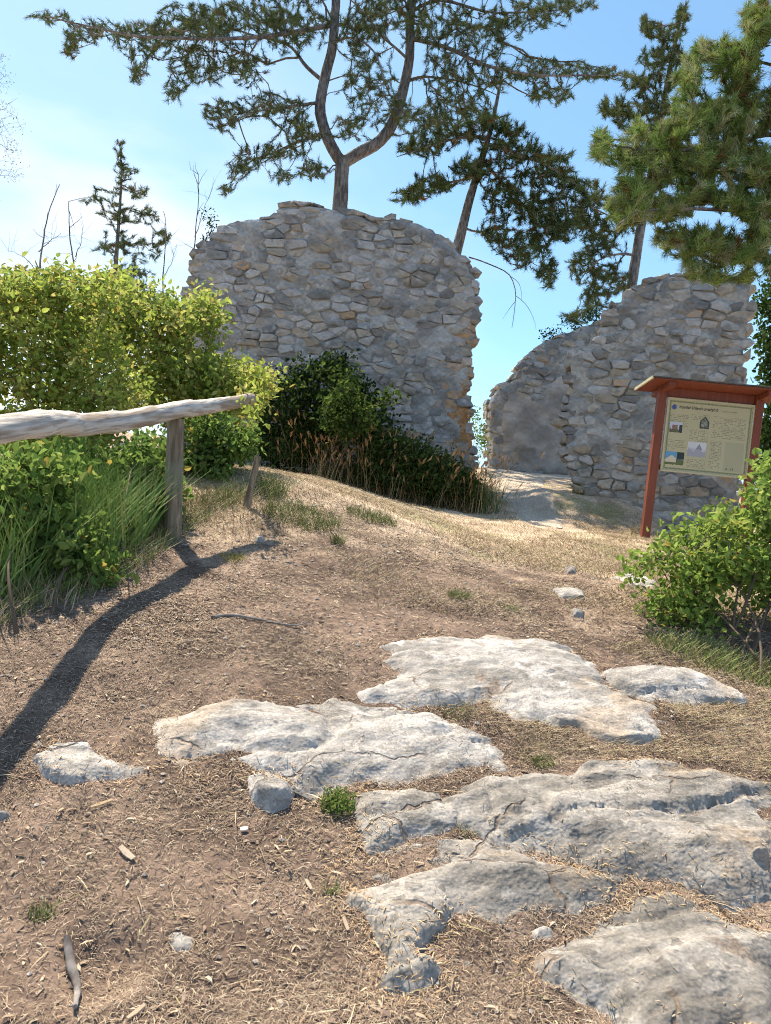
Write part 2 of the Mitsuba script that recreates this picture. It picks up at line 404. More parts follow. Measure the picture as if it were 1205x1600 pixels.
class Wall:
    def __init__(self, key, px, P0, P1, thick, label, bsdf='mat_mortar'):
        self.key, self.thick = key, thick
        self.P0, P1 = np.array(P0, float), np.array(P1, float)
        self.u = unit(P1 - self.P0)
        self.n = np.array([-self.u[1], self.u[0]])            # away from the camera
        if self.n[1] < 0:
            self.n = -self.n
        tag(key, label, 'ruined wall')
        d = ray(*np.array(px, float).T)
        t = ((self.P0 - EYE[:2]) @ self.n) / (d[:, :2] @ self.n)
        P = EYE + d * t[:, None]
        self.poly = Polygon(np.stack([(P[:, :2] - self.P0) @ self.u, P[:, 2]], 1)).buffer(0)

    def sz(self, px, py):
        d = ray(px, py)
        t = ((self.P0 - EYE[:2]) @ self.n) / (d @ np.r_[self.n, 0])
        P = EYE + d * t
        return (P[:2] - self.P0) @ self.u, P[2]

    def world(self, sdz):
        xy = self.P0 + sdz[:, :1] * self.u + sdz[:, 1:2] * self.n
        return np.column_stack([xy, sdz[:, 2]])

    def core(self, poly, rng, name='core', mat='mat_mortar', d0=0.0, amp=0.05, step=0.065, thick=None):
        thick = thick or self.thick
        p, tri, nb = patch(poly, step, 0.6, rng)
        q = np.stack([p[:, 0], p[:, 1], np.zeros(len(p))], 1)
        d = d0 + (meshkit.fbm(q * 1.7 + 5, 2, 3) - 0.5) * amp * 1.6 + (meshkit.fbm(q * 6 + 9, 3, 4) - 0.5) * amp * 1.5
        d[:nb] += 0.04
        f1 = np.stack([p[:, 0], d, p[:, 1]], 1)
        f2 = f1.copy()
        f2[:, 1] = thick - 0.05
        n = len(p)
        k = np.arange(nb)
        v = np.vstack([f1, f2])
        f = np.vstack([tri, tri[:, ::-1] + n, np.stack([k, k + n, (k + 1) % nb], 1), np.stack([(k + 1) % nb, k + n, (k + 1) % nb + n], 1)])
        add(part_key(self.key, name), (self.world(v), f), mat, smooth=40)

    def stone(self, poly, front, back, rng, ochre=0.0, store=None):
        ring = np.array(poly.simplify(0.012).exterior.coords)[:-1]
        if not poly.exterior.is_ccw:
            ring = ring[::-1]
        if len(ring) > 12:
            ring = ring[np.sort(rng.permutation(len(ring))[:12])]
        n = len(ring)
        c = ring.mean(0)
        sc = 0.80 + 0.15 * rng.random((n, 1))
        tilt = rng.normal(0, 0.10, 2)
        dd = lambda r: (r - c) @ tilt
        r1 = c + (ring - c) * (1 + rng.normal(0, 0.02, (n, 1)))
        r2 = c + (ring - c) * sc
        j = lambda s: rng.normal(0, s, n)
        bev = 0.015 + 0.025 * rng.random()
        top = c + rng.normal(0, 0.02, 2)
        v = np.vstack([np.column_stack([ring[:, 0], np.full(n, back), ring[:, 1]]),
                       np.column_stack([r1[:, 0], front + bev + dd(r1) + j(0.006), r1[:, 1]]),
                       np.column_stack([r2[:, 0], front + dd(r2) + j(0.007), r2[:, 1]]),
                       [[top[0], front - 0.008, top[1]]]])
        k = np.arange(n)
        k2 = (k + 1) % n
        f = np.vstack([np.stack([k, k2, k2 + n], 1), np.stack([k, k2 + n, k + n], 1), np.stack([k + n, k2 + n, k2 + 2 * n], 1), np.stack([k + n, k2 + 2 * n, k + 2 * n], 1),
                       np.stack([k + 2 * n, k2 + 2 * n, np.full(n, 3 * n)], 1)])
        uv = np.tile([rng.random(), ochre], (len(v), 1))
        if store is not None:
            store.append((self.world(v), f, uv))
        else:
            add(part_key(self.key, 'stone'), (self.world(v), f), 'mat_stone', smooth=False, uv=uv)

    def stones(self, rng, row=0.2, col=0.36, gap=0.006, most=300, skip=None, ochre=None, deep=2, proud=(-0.005, 0.055), drop=0.0):
        x0, z0, x1, z1 = self.poly.bounds
        pts = []
        z = z0 - row
        while z < z1 + row:
            h = row * (0.75 + 0.5 * rng.random())
            x = x0 - col - rng.random() * col
            while x < x1 + col:
                w = col * (0.4 + 1.3 * rng.random() ** 1.3)
                pts.append([(x + w / 2) / 1.8, z + h / 2 + rng.normal(0, row * 0.16)])
                x += w
            z += h
        vor = Voronoi(np.array(pts))
        inner = self.poly.buffer(-0.10)
        cells = []
        for k in range(len(pts)):
            r = vor.regions[vor.point_region[k]]
            if -1 in r or len(r) < 3:
                continue
            c = Polygon(vor.vertices[r] * [1.8, 1])
            full = c.area
            c = c.intersection(self.poly)
            if isinstance(c, MultiPolygon):
                c = max(c.geoms, key=lambda g: g.area)
            if c.is_empty or c.geom_type != 'Polygon' or c.area < 0.006 or c.area < 0.25 * full:
                continue
            if skip is not None and skip.contains(c.centroid):
                continue
            c = c.buffer(-gap - 0.012, join_style=1).buffer(0.012, quad_segs=1)
            if c.is_empty or c.geom_type != 'Polygon' or c.area < 0.004:
                continue
            c = affinity.rotate(c, rng.normal(0, 5))
            cells.append((c, not inner.contains(c)))
        rng.shuffle(cells)
        todo = []
        for c, edge in cells:
            oc = ochre(*c.centroid.coords[0]) if ochre else 0.0
            oc = oc if oc > 0 else (0.6 if rng.random() < 0.03 else 0.15 * rng.random())
            fr = -rng.uniform(*proud)
            if not edge:
                if rng.random() < drop:
                    continue
                todo.append((c, fr, 0.20, oc))
            else:
                cuts = np.linspace(0, self.thick, deep + 1)
                for a in range(deep):
                    cc = affinity.scale(c, rng.uniform(0.9, 1.4), rng.uniform(0.75, 1.1))
                    cc = affinity.translate(cc, *rng.normal(0, 0.025, 2))
                    todo.append((cc, fr + cuts[a] + rng.uniform(0, 0.05), cuts[a + 1] - 0.01, oc))
        todo.sort(key=lambda t: -t[0].area + (10 if t[1] > 0.2 else 0))
        rest = []
        for k, t in enumerate(todo):
            self.stone(t[0], t[1], t[2], rng, t[3], None if k < most else rest)
        if rest:
            v, f = join([(r[0], r[1]) for r in rest])
            key = part_key(self.key, 'rubble')
            add(key, (v, f), 'mat_stone', smooth=False, uv=np.vstack([r[2] for r in rest]))
            tag(key, kind='stuff')
        print(self.key, len(todo), 'stones')


rng = np.random.default_rng(21)
left_px = [(270, 760), (282, 520), (287, 470), (292, 435), (298, 398), (306, 382), (328, 366), (347, 346), (385, 336), (420, 336), (436, 317), (450, 310), (500, 317), (560, 329), (592, 342), (616, 334), (660, 345),
           (700, 370), (722, 392), (737, 412), (752, 440), (748, 462), (757, 486), (746, 508), (750, 520), (742, 545), (738, 600), (734, 628), (743, 642), (736, 665), (744, 690), (744, 770)]
wl = Wall('rubble_wall', left_px, (-3.5, 14.4), (1.9, 14.7), 0.85, 'tall freestanding rubble wall with rounded ragged top below the forked pine')
wl.core(wl.poly.buffer(-0.07), rng, d0=0.004, amp=0.062)
oc = [wl.sz(722, 580), wl.sz(715, 600), wl.sz(735, 520), wl.sz(700, 618)]
print('ochre', wl.world(np.array([[a, 0, b] for a, b in oc])))


def ochre_left(s, z):
    return max(1.0 - min(math.hypot(s - o[0], (z - o[1]) * 0.8) for o in oc) / 0.32, 0)


wl.stones(rng, row=0.150, col=0.34, ochre=ochre_left, proud=(-0.012, 0.046), drop=0.05)

right_px = [(905, 780), (893, 742), (872, 702), (885, 674), (864, 661), (876, 640), (886, 600), (881, 562), (886, 546), (918, 532), (943, 502), (955, 472), (985, 447), (1020, 432), (1050, 423), (1100, 430), (1150, 432), (1187, 432),
            (1181, 470), (1179, 510), (1173, 545), (1171, 580), (1166, 620), (1163, 700), (1160, 860), (1060, 880), (980, 840)]
wr = Wall('rubble_wall_001', right_px, (3.0, 13.9), (6.6, 12.9), 1.0, 'broken rubble wall with stepped left end standing behind the information board')
wr.core(wr.poly.buffer(-0.10), rng, d0=0.004, amp=0.062)
wr.stones(rng, row=0.145, col=0.34, deep=3, proud=(-0.012, 0.046), most=300, drop=0.05)

mid_px = [(768, 760), (766, 690), (767, 632), (782, 602), (800, 596), (812, 570), (835, 546), (852, 530), (900, 513), (935, 502), (990, 490), (1000, 760)]
wm = Wall('rubble_wall_002', mid_px, (2.5, 18.6), (6.5, 18.9), 0.8, 'low far rubble wall with grey plaster seen through the gap')
wm.core(wm.poly.buffer(-0.07), rng, d0=0.004, amp=0.062)
pl = Polygon([wm.sz(*p) for p in [(786, 740), (783, 680), (785, 640), (796, 616), (812, 612), (828, 618), (850, 612), (870, 590), (890, 585), (915, 590), (915, 745)]])
wm.stones(rng, row=0.16, col=0.36, deep=2, skip=pl.buffer(-0.1), proud=(-0.012, 0.046))
wm.core(pl.buffer(-0.05).buffer(0.05), rng, 'plaster', 'mat_plaster', d0=-0.035, amp=0.055, thick=0.2)

# ------------------------------------------------------------------ bedrock slabs and loose stones
rng = np.random.default_rng(33)


def slab(name, px, h, mat, label, cat='rock', back=0.15, step=0.0135, rough=0.05, undercut=0.02, group=None, tilt=1.0, crisp=0.0):
    key = new_key(name)
    w = ground_px(*np.array(px, float).T, h=h * 0.6)
    poly = Polygon(w).buffer(0)
    poly = poly.buffer(0.03, join_style=1).buffer(-0.03, join_style=1)
    if poly.geom_type != 'Polygon':
        poly = max(poly.geoms, key=lambda g: g.area)
    # break up the outline
    nb = int(poly.exterior.length / 0.012)
    e = np.array([poly.exterior.interpolate(i / nb, normalized=True).coords[0] for i in range(nb)])
    c = e.mean(0)
    q = np.column_stack([e, np.zeros(nb)])
    off = np.stack([meshkit.fbm(q * 9, 4, 7) - 0.5, meshkit.fbm(q * 9 + 40, 4, 8) - 0.5], 1) * 0.075
    poly = Polygon(e + off * min(1, poly.area * 6)).buffer(min(0.03, poly.area * 0.4))
    if poly.geom_type != 'Polygon':
        poly = max(poly.geoms, key=lambda g: g.area)
    p, tri, nb = patch(poly, step, 0.5, rng)
    dist = shapely.distance(shapely.points(p), poly.exterior)
    y0, y1 = p[:, 1].min(), p[:, 1].max()
    yy = (p[:, 1] - y0) / max(y1 - y0, 1e-6)
    hh = h * (1 - (1 - back) * yy * tilt)
    q = np.column_stack([p, np.zeros(len(p))])
    # the slab comes out of the soil abruptly in places and gradually in others
    soft = meshkit.fbm(q * 2.6 + 17, 3, 23)
    wid = np.clip((soft - 0.42) * 1.5, 0.02, 0.28) * min(1, math.sqrt(poly.area) * 1.6)
    wid = wid * (1 - crisp) + (0.025 + 0.03 * meshkit.noise(q * 9, 3)) * crisp
    prof = np.clip(dist / wid, 0, 1)
    prof = prof * (2 - prof) * (0.60 + 0.40 * sst(0, 0.30, dist) if poly.area > 0.06 else 1.0)
    th = 0.35
    qr = np.column_stack([p[:, 0] * math.cos(th) + p[:, 1] * math.sin(th), p[:, 1] * math.cos(th) - p[:, 0] * math.sin(th), q[:, 2]])
    led = meshkit.fbm(qr * [1.1, 5.0, 1] + rng.random() * 30, 4, 11)
    led = led + 0.10 * np.sin(p[:, 1] * 9 + 3 * meshkit.fbm(q * 1.5, 2, 6))
    steps = np.floor(led * 8) / 8 + sst(0.0, 0.14, (led * 8) % 1) / 8
    rel = (0.35 * led + 0.65 * steps - 0.5) * 2
    z = G(p[:, 0], p[:, 1], False) - 0.012 + (0.80 * hh + (0.042 if poly.area > 0.06 else 0.010)) * prof + 0.8 * rough * rel * sst(0.0, 0.07, dist) + (meshkit.fbm(qr * [7, 16, 1], 4, 5) - 0.5) * 0.016 * sst(0, 0.02, dist)
    # clefts: narrow grooves where a slow noise crosses its middle value
    c1 = np.abs(meshkit.fbm(qr * [0.9, 2.2, 1] + rng.random() * 40, 4, 51) - 0.5) / 0.5
    c2 = np.abs(meshkit.fbm(q * [3.4, 2.0, 1] + rng.random() * 40, 4, 52) - 0.47) / 0.5
    z = z - (0.022 * np.exp(-(c1 / 0.03) ** 2) + 0.006 * np.exp(-(c2 / 0.03) ** 2)) * sst(0.01, 0.08, dist) * min(1, poly.area * 5)
    top = np.column_stack([p, z])
    inner = p[:nb] + (np.array(poly.centroid.coords[0]) - p[:nb]) * (undercut / (np.linalg.norm(np.array(poly.centroid.coords[0]) - p[:nb], axis=1, keepdims=True) + 1e-6))
    bot = np.column_stack([inner, G(inner[:, 0], inner[:, 1]) - 0.06])
    SURF.append((poly, LinearNDInterpolator(p, z)))
    n = len(p)
    k = np.arange(nb)
    k2 = (k + 1) % nb
    f = np.vstack([tri, np.stack([k, n + k, k2], 1), np.stack([k2, n + k, n + k2], 1)])
    add(key, (np.vstack([top, bot]), f), mat, smooth=55)
    tag(key, label, cat, group)
    ROCKS.append(poly)
    return key


ROCKS, SURF = [], []
PALE, GREY = 'mat_rock_pale', 'mat_rock_grey'
slab('flat_rock', [(588, 1005), (630, 992), (700, 988), (780, 990), (850, 997), (905, 1012), (935, 1030), (945, 1060), (990, 1075), (1045, 1110), (1060, 1128), (1020, 1140), (985, 1150), (940, 1143), (905, 1125), (850, 1125), (800, 1112), (770, 1100),
                   (762, 1082), (720, 1092), (640, 1092), (575, 1082), (565, 1068), (600, 1045)], 0.055, PALE, 'largest sunlit whitish bedrock slab, topmost of the slabs in the ground', tilt=0.8, crisp=0.2)
slab('flat_rock', [(945, 1045), (985, 1036), (1040, 1040), (1090, 1050), (1150, 1072), (1160, 1085), (1110, 1088), (1060, 1092), (1000, 1088), (960, 1070)], 0.04, PALE, 'pale low bedrock slab just below the leafy bush at the right')
slab('flat_rock', [(225, 1130), (270, 1110), (330, 1095), (400, 1088), (470, 1086), (560, 1085), (640, 1092), (700, 1112), (760, 1140), (800, 1165), (790, 1190), (740, 1198), (680, 1200), (620, 1210), (560, 1208), (510, 1218), (470, 1212),
                   (450, 1195), (410, 1188), (380, 1180), (330, 1192), (280, 1190), (245, 1165)], 0.06, PALE, 'long pale bedrock slab across the middle of the slope')
slab('flat_rock', [(58, 1185), (90, 1165), (130, 1165), (170, 1180), (215, 1190), (245, 1193), (220, 1205), (170, 1212), (120, 1216), (75, 1208)], 0.035, PALE, 'small whitish bedrock patch beside the rail shadow')
slab('flat_rock', [(390, 1195), (415, 1188), (445, 1192), (460, 1205), (455, 1228), (425, 1238), (396, 1226)], 0.11, PALE, 'small bright white block tucked under the long pale slab', step=0.010, rough=0.02, crisp=0.9)
slab('flat_rock', [(558, 1232), (600, 1222), (640, 1216), (690, 1222), (690, 1240), (720, 1265), (690, 1285), (640, 1292), (600, 1308), (578, 1310), (570, 1270)], 0.07, GREY, 'small cracked grey rock above the greenish plant', step=0.012, crisp=0.6)
slab('flat_rock', [(700, 1225), (760, 1205), (830, 1198), (880, 1200), (930, 1188), (985, 1180), (1060, 1182), (1130, 1190), (1215, 1205), (1215, 1400), (1150, 1390), (1080, 1365), (1010, 1348), (960, 1340), (880, 1325), (800, 1310), (740, 1290), (705, 1268)],
     0.07, GREY, 'wide grey bedrock slab with dark ledges at the right edge', rough=0.075, crisp=0.3)
slab('flat_rock', [(545, 1330), (590, 1312), (650, 1302), (720, 1305), (790, 1312), (860, 1332), (930, 1345), (975, 1352), (955, 1385), (900, 1412), (850, 1412), (790, 1428), (720, 1412), (690, 1430), (650, 1470), (640, 1485), (680, 1505), (670, 1532),
                   (630, 1542), (608, 1530), (620, 1490), (605, 1450), (590, 1420), (560, 1390)], 0.06, GREY, 'grey bedrock slab with a narrow tail running down to the straw litter', rough=0.05, crisp=0.3)
slab('flat_rock', [(848, 1468), (880, 1450), (920, 1425), (960, 1400), (1010, 1368), (1050, 1362), (1110, 1385), (1160, 1405), (1220, 1420), (1230, 1590), (1160, 1585), (1100, 1600), (1040, 1595), (990, 1570), (975, 1540), (950, 1512), (900, 1495), (860, 1487)],
     0.12, GREY, 'lowest grey slab with a dark hollow under its front edge', rough=0.05, undercut=0.10, crisp=0.75, back=0.3)
slab('loose_stone', [(828, 1432), (850, 1422), (872, 1428), (868, 1446), (835, 1450)], 0.05, PALE, 'small pale loose stone between the two lowest slabs', 'stone', step=0.008, rough=0.01, crisp=0.8)
slab('loose_stone', [(866, 920), (885, 915), (912, 920), (912, 930), (880, 930)], 0.045, PALE, 'flat light stone lying on the bare earth', 'stone', step=0.012, rough=0.01, crisp=0.7)
slab('loose_stone', [(892, 947), (905, 943), (916, 950), (912, 958), (897, 957)], 0.06, GREY, 'small dark grey stone just below the flat light stone', 'stone', step=0.010, rough=0.01, crisp=0.8)
slab('loose_stone', [(958, 897), (975, 892), (1005, 898), (1026, 908), (1020, 918), (985, 910)], 0.05, PALE, 'pale stone slab beside the upper left twigs of the right bush', 'stone', step=0.012, rough=0.01, crisp=0.7)
slab('loose_stone', [(258, 1448), (285, 1440), (312, 1455), (300, 1478), (268, 1475)], 0.03, PALE, 'half buried grey stone in the straw at the lower left', 'stone', step=0.01, rough=0.01, crisp=0.6)
slab('loose_stone', [(-12, 1262), (8, 1252), (22, 1256), (14, 1272), (-10, 1275)], 0.05, PALE, 'grey stone at the left picture edge under the rail shadow', 'stone', step=0.01, rough=0.01, crisp=0.6)
slab('loose_stone', [(396, 836), (404, 830), (416, 834), (414, 841), (400, 842)], 0.06, GREY, 'dark stone lying on the dry grass right of the fence post', 'stone', step=0.010, rough=0.01, crisp=0.8)
slab('loose_stone', [(885, 880), (892, 873), (902, 878), (899, 887), (888, 887)], 0.07, 'mat_bark', 'dark reddish stone on the dry grass near the information board', 'stone', step=0.010, rough=0.01, crisp=0.8)
slab('loose_stone', [(1165, 1302), (1185, 1292), (1212, 1305), (1212, 1316), (1180, 1312)], 0.2, GREY, 'brownish flake lying on the wide grey slab at the right edge', 'stone', step=0.01, rough=0.01, crisp=0.6)
rock_union = shapely.union_all([r.buffer(-0.035) for r in ROCKS])


def top_z(xy):
    """Height of whatever surface lies uppermost, ground or rock."""
    z = G(xy[:, 0], xy[:, 1])
    for poly, fn in SURF:
        m = contains_xy(poly, xy[:, 0], xy[:, 1])
        if m.any():
            z[m] = np.fmax(z[m], fn(xy[m]))
    return z

# ------------------------------------------------------------------ fence
rng = np.random.default_rng(5)
key = tag('rustic_fence', 'rustic wooden fence of one silvery log rail on a round post', 'fence')
rail_px = [(-260, 712, 2.7), (-120, 690, 3.1), (0, 670, 3.6), (70, 661, 4.0), (120, 664, 4.35), (200, 655, 4.9), (270, 643, 5.4), (330, 634, 5.80), (392, 622, 6.2)]
rp = spline(np.array([at(a, b, c) for a, b, c in rail_px]), 90)
rr = np.interp(np.arange(90), [0, 45, 75, 89], [0.068, 0.067, 0.059, 0.045])
s = np.arange(90) / 89 * 4.6
knob = sum(a * np.exp(-((s - c) / w) ** 2) for a, c, w in [(0.016, 1.55, 0.06), (0.010, 2.0, 0.05), (0.012, 2.6, 0.06), (0.010, 3.1, 0.05), (0.012, 3.7, 0.05), (0.01, 0.8, 0.05)])
rp[:, 2] += 0.005 * np.sin(s * 4.1) + 0.003 * np.sin(s * 11)
rp[:, 0] += 0.010 * np.sin(s * 4.3 + 1)
add(part_key(key, 'rail'), tube(rp, rr + knob * 0.6, 20, rng, 0.05), 'mat_log', smooth=True)


def post(px, py, Y, top, r, lean=0.0):
    b = at(px, py, Y)
    b[2] = G(b[0], b[1]) - 0.15
    t = np.array([b[0] + lean, b[1], top])
    pts = np.linspace(b, t, 30)
    return tube(pts, r * (1 - 0.06 * np.linspace(0, 1, 30)), 18, rng, 0.06)


add(part_key(key, 'post'), post(272, 838, 5.5, at(276, 655, 5.5)[2], 0.064, -0.06), 'mat_post', smooth=50)
add(part_key(key, 'post'), post(-235, 960, 2.8, at(-230, 705, 2.8)[2], 0.066), 'mat_post', smooth=50)
# leaning stake at the end of the fence
key = tag('leaning_stake', 'short weathered grey stake leaning in dry grass past the fence post', 'stake')
b = ground_px([383], [795])[0]
b = np.array([b[0], b[1], G(b[0], b[1]) - 0.08])
d = at(403, 712, b[1])
add(key, tube(np.linspace(b, d, 14), np.linspace(0.036, 0.026, 14), 10, rng, 0.25), 'mat_post', smooth=40)

# ------------------------------------------------------------------ information board
key = tag('information_board', 'red-brown wooden information board with small roof and pale green panel', 'information board')
YB = 11.0
A, Bp = at(1009, 836, YB), at(1163, 800, YB)
bx = unit(np.array([1.0, -0.02, 0]))
lt, rt_ = at(1037, 596, YB), at(1187, 612, YB)


def beam(p0, p1, w, d, bev=0.006):
    """A squared beam from p0 to p1."""
    L = np.linalg.norm(p1 - p0)
    z = (p1 - p0) / L
    x = unit(bx - z * (bx @ z))
    y = np.cross(z, x)
    v, f = box(0, 0, L / 2, w, d, L, bev)
    return p0 + v @ np.stack([x, y, z]), f


A0 = np.array([lt[0] - 0.03, YB, G(A[0], YB) - 0.2])
B0 = np.array([rt_[0] - 0.03, YB - 0.02, G(Bp[0], YB) - 0.2])
lt, rt_ = np.array([lt[0], YB, lt[2]]), np.array([rt_[0], YB - 0.02, lt[2]])
add(part_key(key, 'post'), beam(A0, lt, 0.115, 0.115), 'mat_stain')
add(part_key(key, 'post'), beam(B0, rt_, 0.115, 0.115), 'mat_stain')
# panel
tl, tr, blp = at(1040, 620, YB - 0.03), at(1168, 634, YB - 0.03), at(1025, 735, YB - 0.03)
pw = lt[0] + 0.07, rt_[0] - 0.06
ptop, pbot = tl[2], blp[2]
PW, PH = pw[1] - pw[0], ptop - pbot
OX, OZ = pw[0], pbot
yP = YB - 0.05


def panel_col(p, n, uv):
    x, z = (p.x - OX) / PW, (p.z - OZ) / PH
    c = mix(V(0.43, 0.41, 0.265), V(0.40, 0.38, 0.24), fbm(p.x * 5, p.z * 5, 0.0, 3))
    # printed text block: rows of short strokes in columns
    row = z * 46.0
    wordw = 30.0
    ink = (cell_rand(dr.floor(x * 130.0), dr.floor(row)) > 0.35) & (cell_rand(dr.floor(x * wordw), dr.floor(row), 4) > 0.16) & (row - dr.floor(row) > 0.42)
    col1 = (x > 0.05) & (x < 0.26) & (((z > 0.60) & (z < 0.78)) | ((z > 0.30) & (z < 0.44)))
    col2 = (x > 0.29) & (x < 0.50) & (((z > 0.44) & (z < 0.60)) | ((z > 0.08) & (z < 0.20)) | ((z > 0.72) & (z < 0.80)))
    col3 = (x > 0.54) & (x < 0.92) & (z > 0.50) & (z < 0.80)
    col4 = (x > 0.54) & (x < 0.67) & (z > 0.10) & (z < 0.47)
    ink = ink & (col1 | col2 | col3 | col4)
    c = dr.select(ink, c * 0.62, c)
    boxp = (x > 0.71) & (x < 0.925) & (z > 0.08) & (z < 0.47)
    c = dr.select(boxp, c * V(0.86, 0.88, 0.90), c)
    bx_, bz_ = dr.minimum(x, 1 - x) * PW, dr.minimum(z, 1 - z) * PH
    e = dr.minimum(bx_, bz_)
    c = dr.select((e > 0.040) & (e < 0.062), V(0.19, 0.21, 0.115), c)
    return mi.Color3f(c)


scene['mat_panel'] = simple(panel_col, 0.5, 0.4)
scene['mat_ink'] = plain((0.03, 0.03, 0.03), 0.6)
scene['mat_ink_blue'] = plain((0.05, 0.09, 0.32), 0.6)
scene['mat_ink_grey'] = plain((0.20, 0.20, 0.13), 0.6)
scene['mat_cream'] = plain((0.43, 0.41, 0.28), 0.6)
cxm, czm = (pw[0] + pw[1]) / 2, (ptop + pbot) / 2
add(part_key(key, 'panel'), box(cxm, yP + 0.012, czm, PW, 0.02, PH, 0.002), 'mat_panel')
for (x, z, sx, sz) in ((cxm, ptop - 0.013, PW, 0.026), (cxm, pbot + 0.013, PW, 0.026), (pw[0] + 0.013, czm, 0.026, PH - 0.054), (pw[1] - 0.013, czm, 0.026, PH - 0.054)):
    add(part_key(key, 'frame'), box(x, yP - 0.006, z, sx, 0.018, sz, 0.004), 'mat_cream')
# rails between the posts
add(part_key(key, 'rail'), box(cxm, YB + 0.005, ptop + 0.075, rt_[0] - lt[0] - 0.125, 0.05, 0.13), 'mat_stain')
add(part_key(key, 'rail'), box(cxm, YB + 0.012, pbot + 0.06, rt_[0] - lt[0] - 0.125, 0.04, 0.08), 'mat_stain')
# roof: a single pitch rising towards the front, boarded below, roofing felt above
fl, bl = at(1026, 589, 10.6), at(995, 608, 11.35)
xl, xr = fl[0] - 0.03, rt_[0] + (lt[0] - fl[0]) + 0.26
zf, zb = fl[2], bl[2]
slope = math.atan2(zf - zb, 11.35 - 10.6)


def on_roof(v):
    a = slope
    y, z = v[:, 1].copy(), v[:, 2].copy()
    w = v.copy()
    w[:, 1] = 10.6 + y * math.cos(a) + z * math.sin(a)
    w[:, 2] = zf - y * math.sin(a) + z * math.cos(a)
    return w


RL = math.hypot(0.75, zf - zb)
nb_ = 6
for k in range(nb_):
    v, f = box((xl + xr) / 2, RL * (k + 0.5) / nb_, -0.014, xr - xl, RL / nb_ - 0.006, 0.022, 0.003)
    add(part_key(key, 'roof__board'), (on_roof(v), f), 'mat_stain')
v, f = box((xl + xr) / 2, RL / 2, 0.008, xr - xl + 0.04, RL + 0.04, 0.016, 0.003)
add(part_key(key, 'roof__felt'), (on_roof(v), f), 'mat_felt')
v, f = box(xl - 0.012, RL / 2, -0.001, 0.02, RL, 0.045, 0.003)
add(part_key(key, 'roof__barge_board'), (on_roof(v), f), 'mat_cream')
v, f = box(xr + 0.012, RL / 2, -0.008, 0.02, RL, 0.07, 0.003)
add(part_key(key, 'roof__barge_board'), (on_roof(v), f), 'mat_stain')
for xx in (lt[0], rt_[0]):
    v, f = box(xx, RL / 2, -0.065, 0.09, RL - 0.06, 0.075, 0.004)
    add(part_key(key, 'rafter'), (on_roof(v), f), 'mat_stain')


def panel_text(text, x, z, h, mat, bold, shear, name):
    m = meshkit.text_mesh(text, h, 0.0015, bold)
    v = np.array(m.vertices)
    v[:, 0] += shear * v[:, 1]
    w = np.stack([OX + x * PW + v[:, 0], yP + 0.0015 - v[:, 2], OZ + z * PH + v[:, 1]], 1)
    add(part_key(key, name), (w, np.array(m.faces)), mat)
    return v[:, 0].max() / PW


wt = panel_text('Kostel V\u0161ech svat\u00fdch', 0.135, 0.865, 0.040, 'mat_ink', True, 0.28, 'lettering')
panel_text('zaniklý kostel', 0.135 + wt + 0.03, 0.865, 0.026, 'mat_ink_grey', False, 0.1, 'lettering')
panel_text('5', 0.735, 0.095, 0.030, 'mat_ink', False, 0.35, 'lettering')
panel_text('21', 0.785, 0.095, 0.030, 'mat_ink', False, 0.35, 'lettering')


def pic(fn, x0, x1, z0, z1, name):
    scene[name] = simple(fn, 0.5, 0.4)
    v, f = box(OX + (x0 + x1) / 2 * PW, yP + 0.0005, OZ + (z0 + z1) / 2 * PH, (x1 - x0) * PW, 0.004, (z1 - z0) * PH, 0.0005)
    add(part_key(key, 'picture'), (v, f), name)


def uvp(p, x0, x1, z0, z1):
    return ((p.x - OX) / PW - x0) / (x1 - x0), ((p.z - OZ) / PH - z0) / (z1 - z0)


def pic_a(p, n, uv):
    x, z = uvp(p, 0.055, 0.20, 0.535, 0.675)
    c = mix(V(0.10, 0.10, 0.05), V(0.45, 0.5, 0.6), smoothstep(0.45, 0.6, z + 0.3 * noise(p.x * 40, p.z * 40)))
    c = dr.select((x > 0.2) & (x < 0.62) & (z > 0.3) & (z < 0.72), V(0.20, 0.12, 0.10), c)
    c = dr.select((x > 0.75) & (z < 0.75), V(0.03, 0.035, 0.03), c)
    return mi.Color3f(c)


def pic_b(p, n, uv):
    x, z = uvp(p, 0.04, 0.255, 0.10, 0.275)
    c = mix(V(0.10, 0.13, 0.04), V(0.10, 0.28, 0.48), smoothstep(0.35, 0.5, z))
    c = dr.select((z < 0.75 - dr.abs(x - 0.35) * 1.1) & (z > 0.18) & (x < 0.6), V(0.52, 0.48, 0.36), c)
    c = dr.select((x > 0.62) & (z > 0.3 + 0.3 * noise(p.x * 60, p.z * 60)), V(0.02, 0.03, 0.025), c)
    return mi.Color3f(c)


def pic_c(p, n, uv):
    x, z = uvp(p, 0.285, 0.495, 0.235, 0.43)
    c = mix(V(0.30, 0.32, 0.37), V(0.52, 0.54, 0.58), smoothstep(0.35, 0.6, z + 0.5 * fbm(p.x * 30, p.z * 30, 0.0, 3) - 0.25))
    c = dr.select((z < 0.9 - dr.abs(x - 0.62) * 2.2) & (z > 0.5), V(0.22, 0.23, 0.27), c)
    return mi.Color3f(c)


def pic_d(p, n, uv):
    x, z = uvp(p, 0.395, 0.50, 0.62, 0.785)
    inside = z < 1.0 - dr.maximum(dr.abs(x - 0.5) - 0.02, 0) * 0.9
    edge = (z > 0.86 - dr.abs(x - 0.5) * 0.9) | (x < 0.14) | (x > 0.86) | (z < 0.12)
    c = dr.select(edge, V(0.05, 0.055, 0.045), mix(V(0.08, 0.10, 0.09), V(0.30, 0.33, 0.26), noise(p.x * 55, p.z * 55)))
    return mi.Color3f(dr.select(inside, c, V(0.36, 0.36, 0.215)))


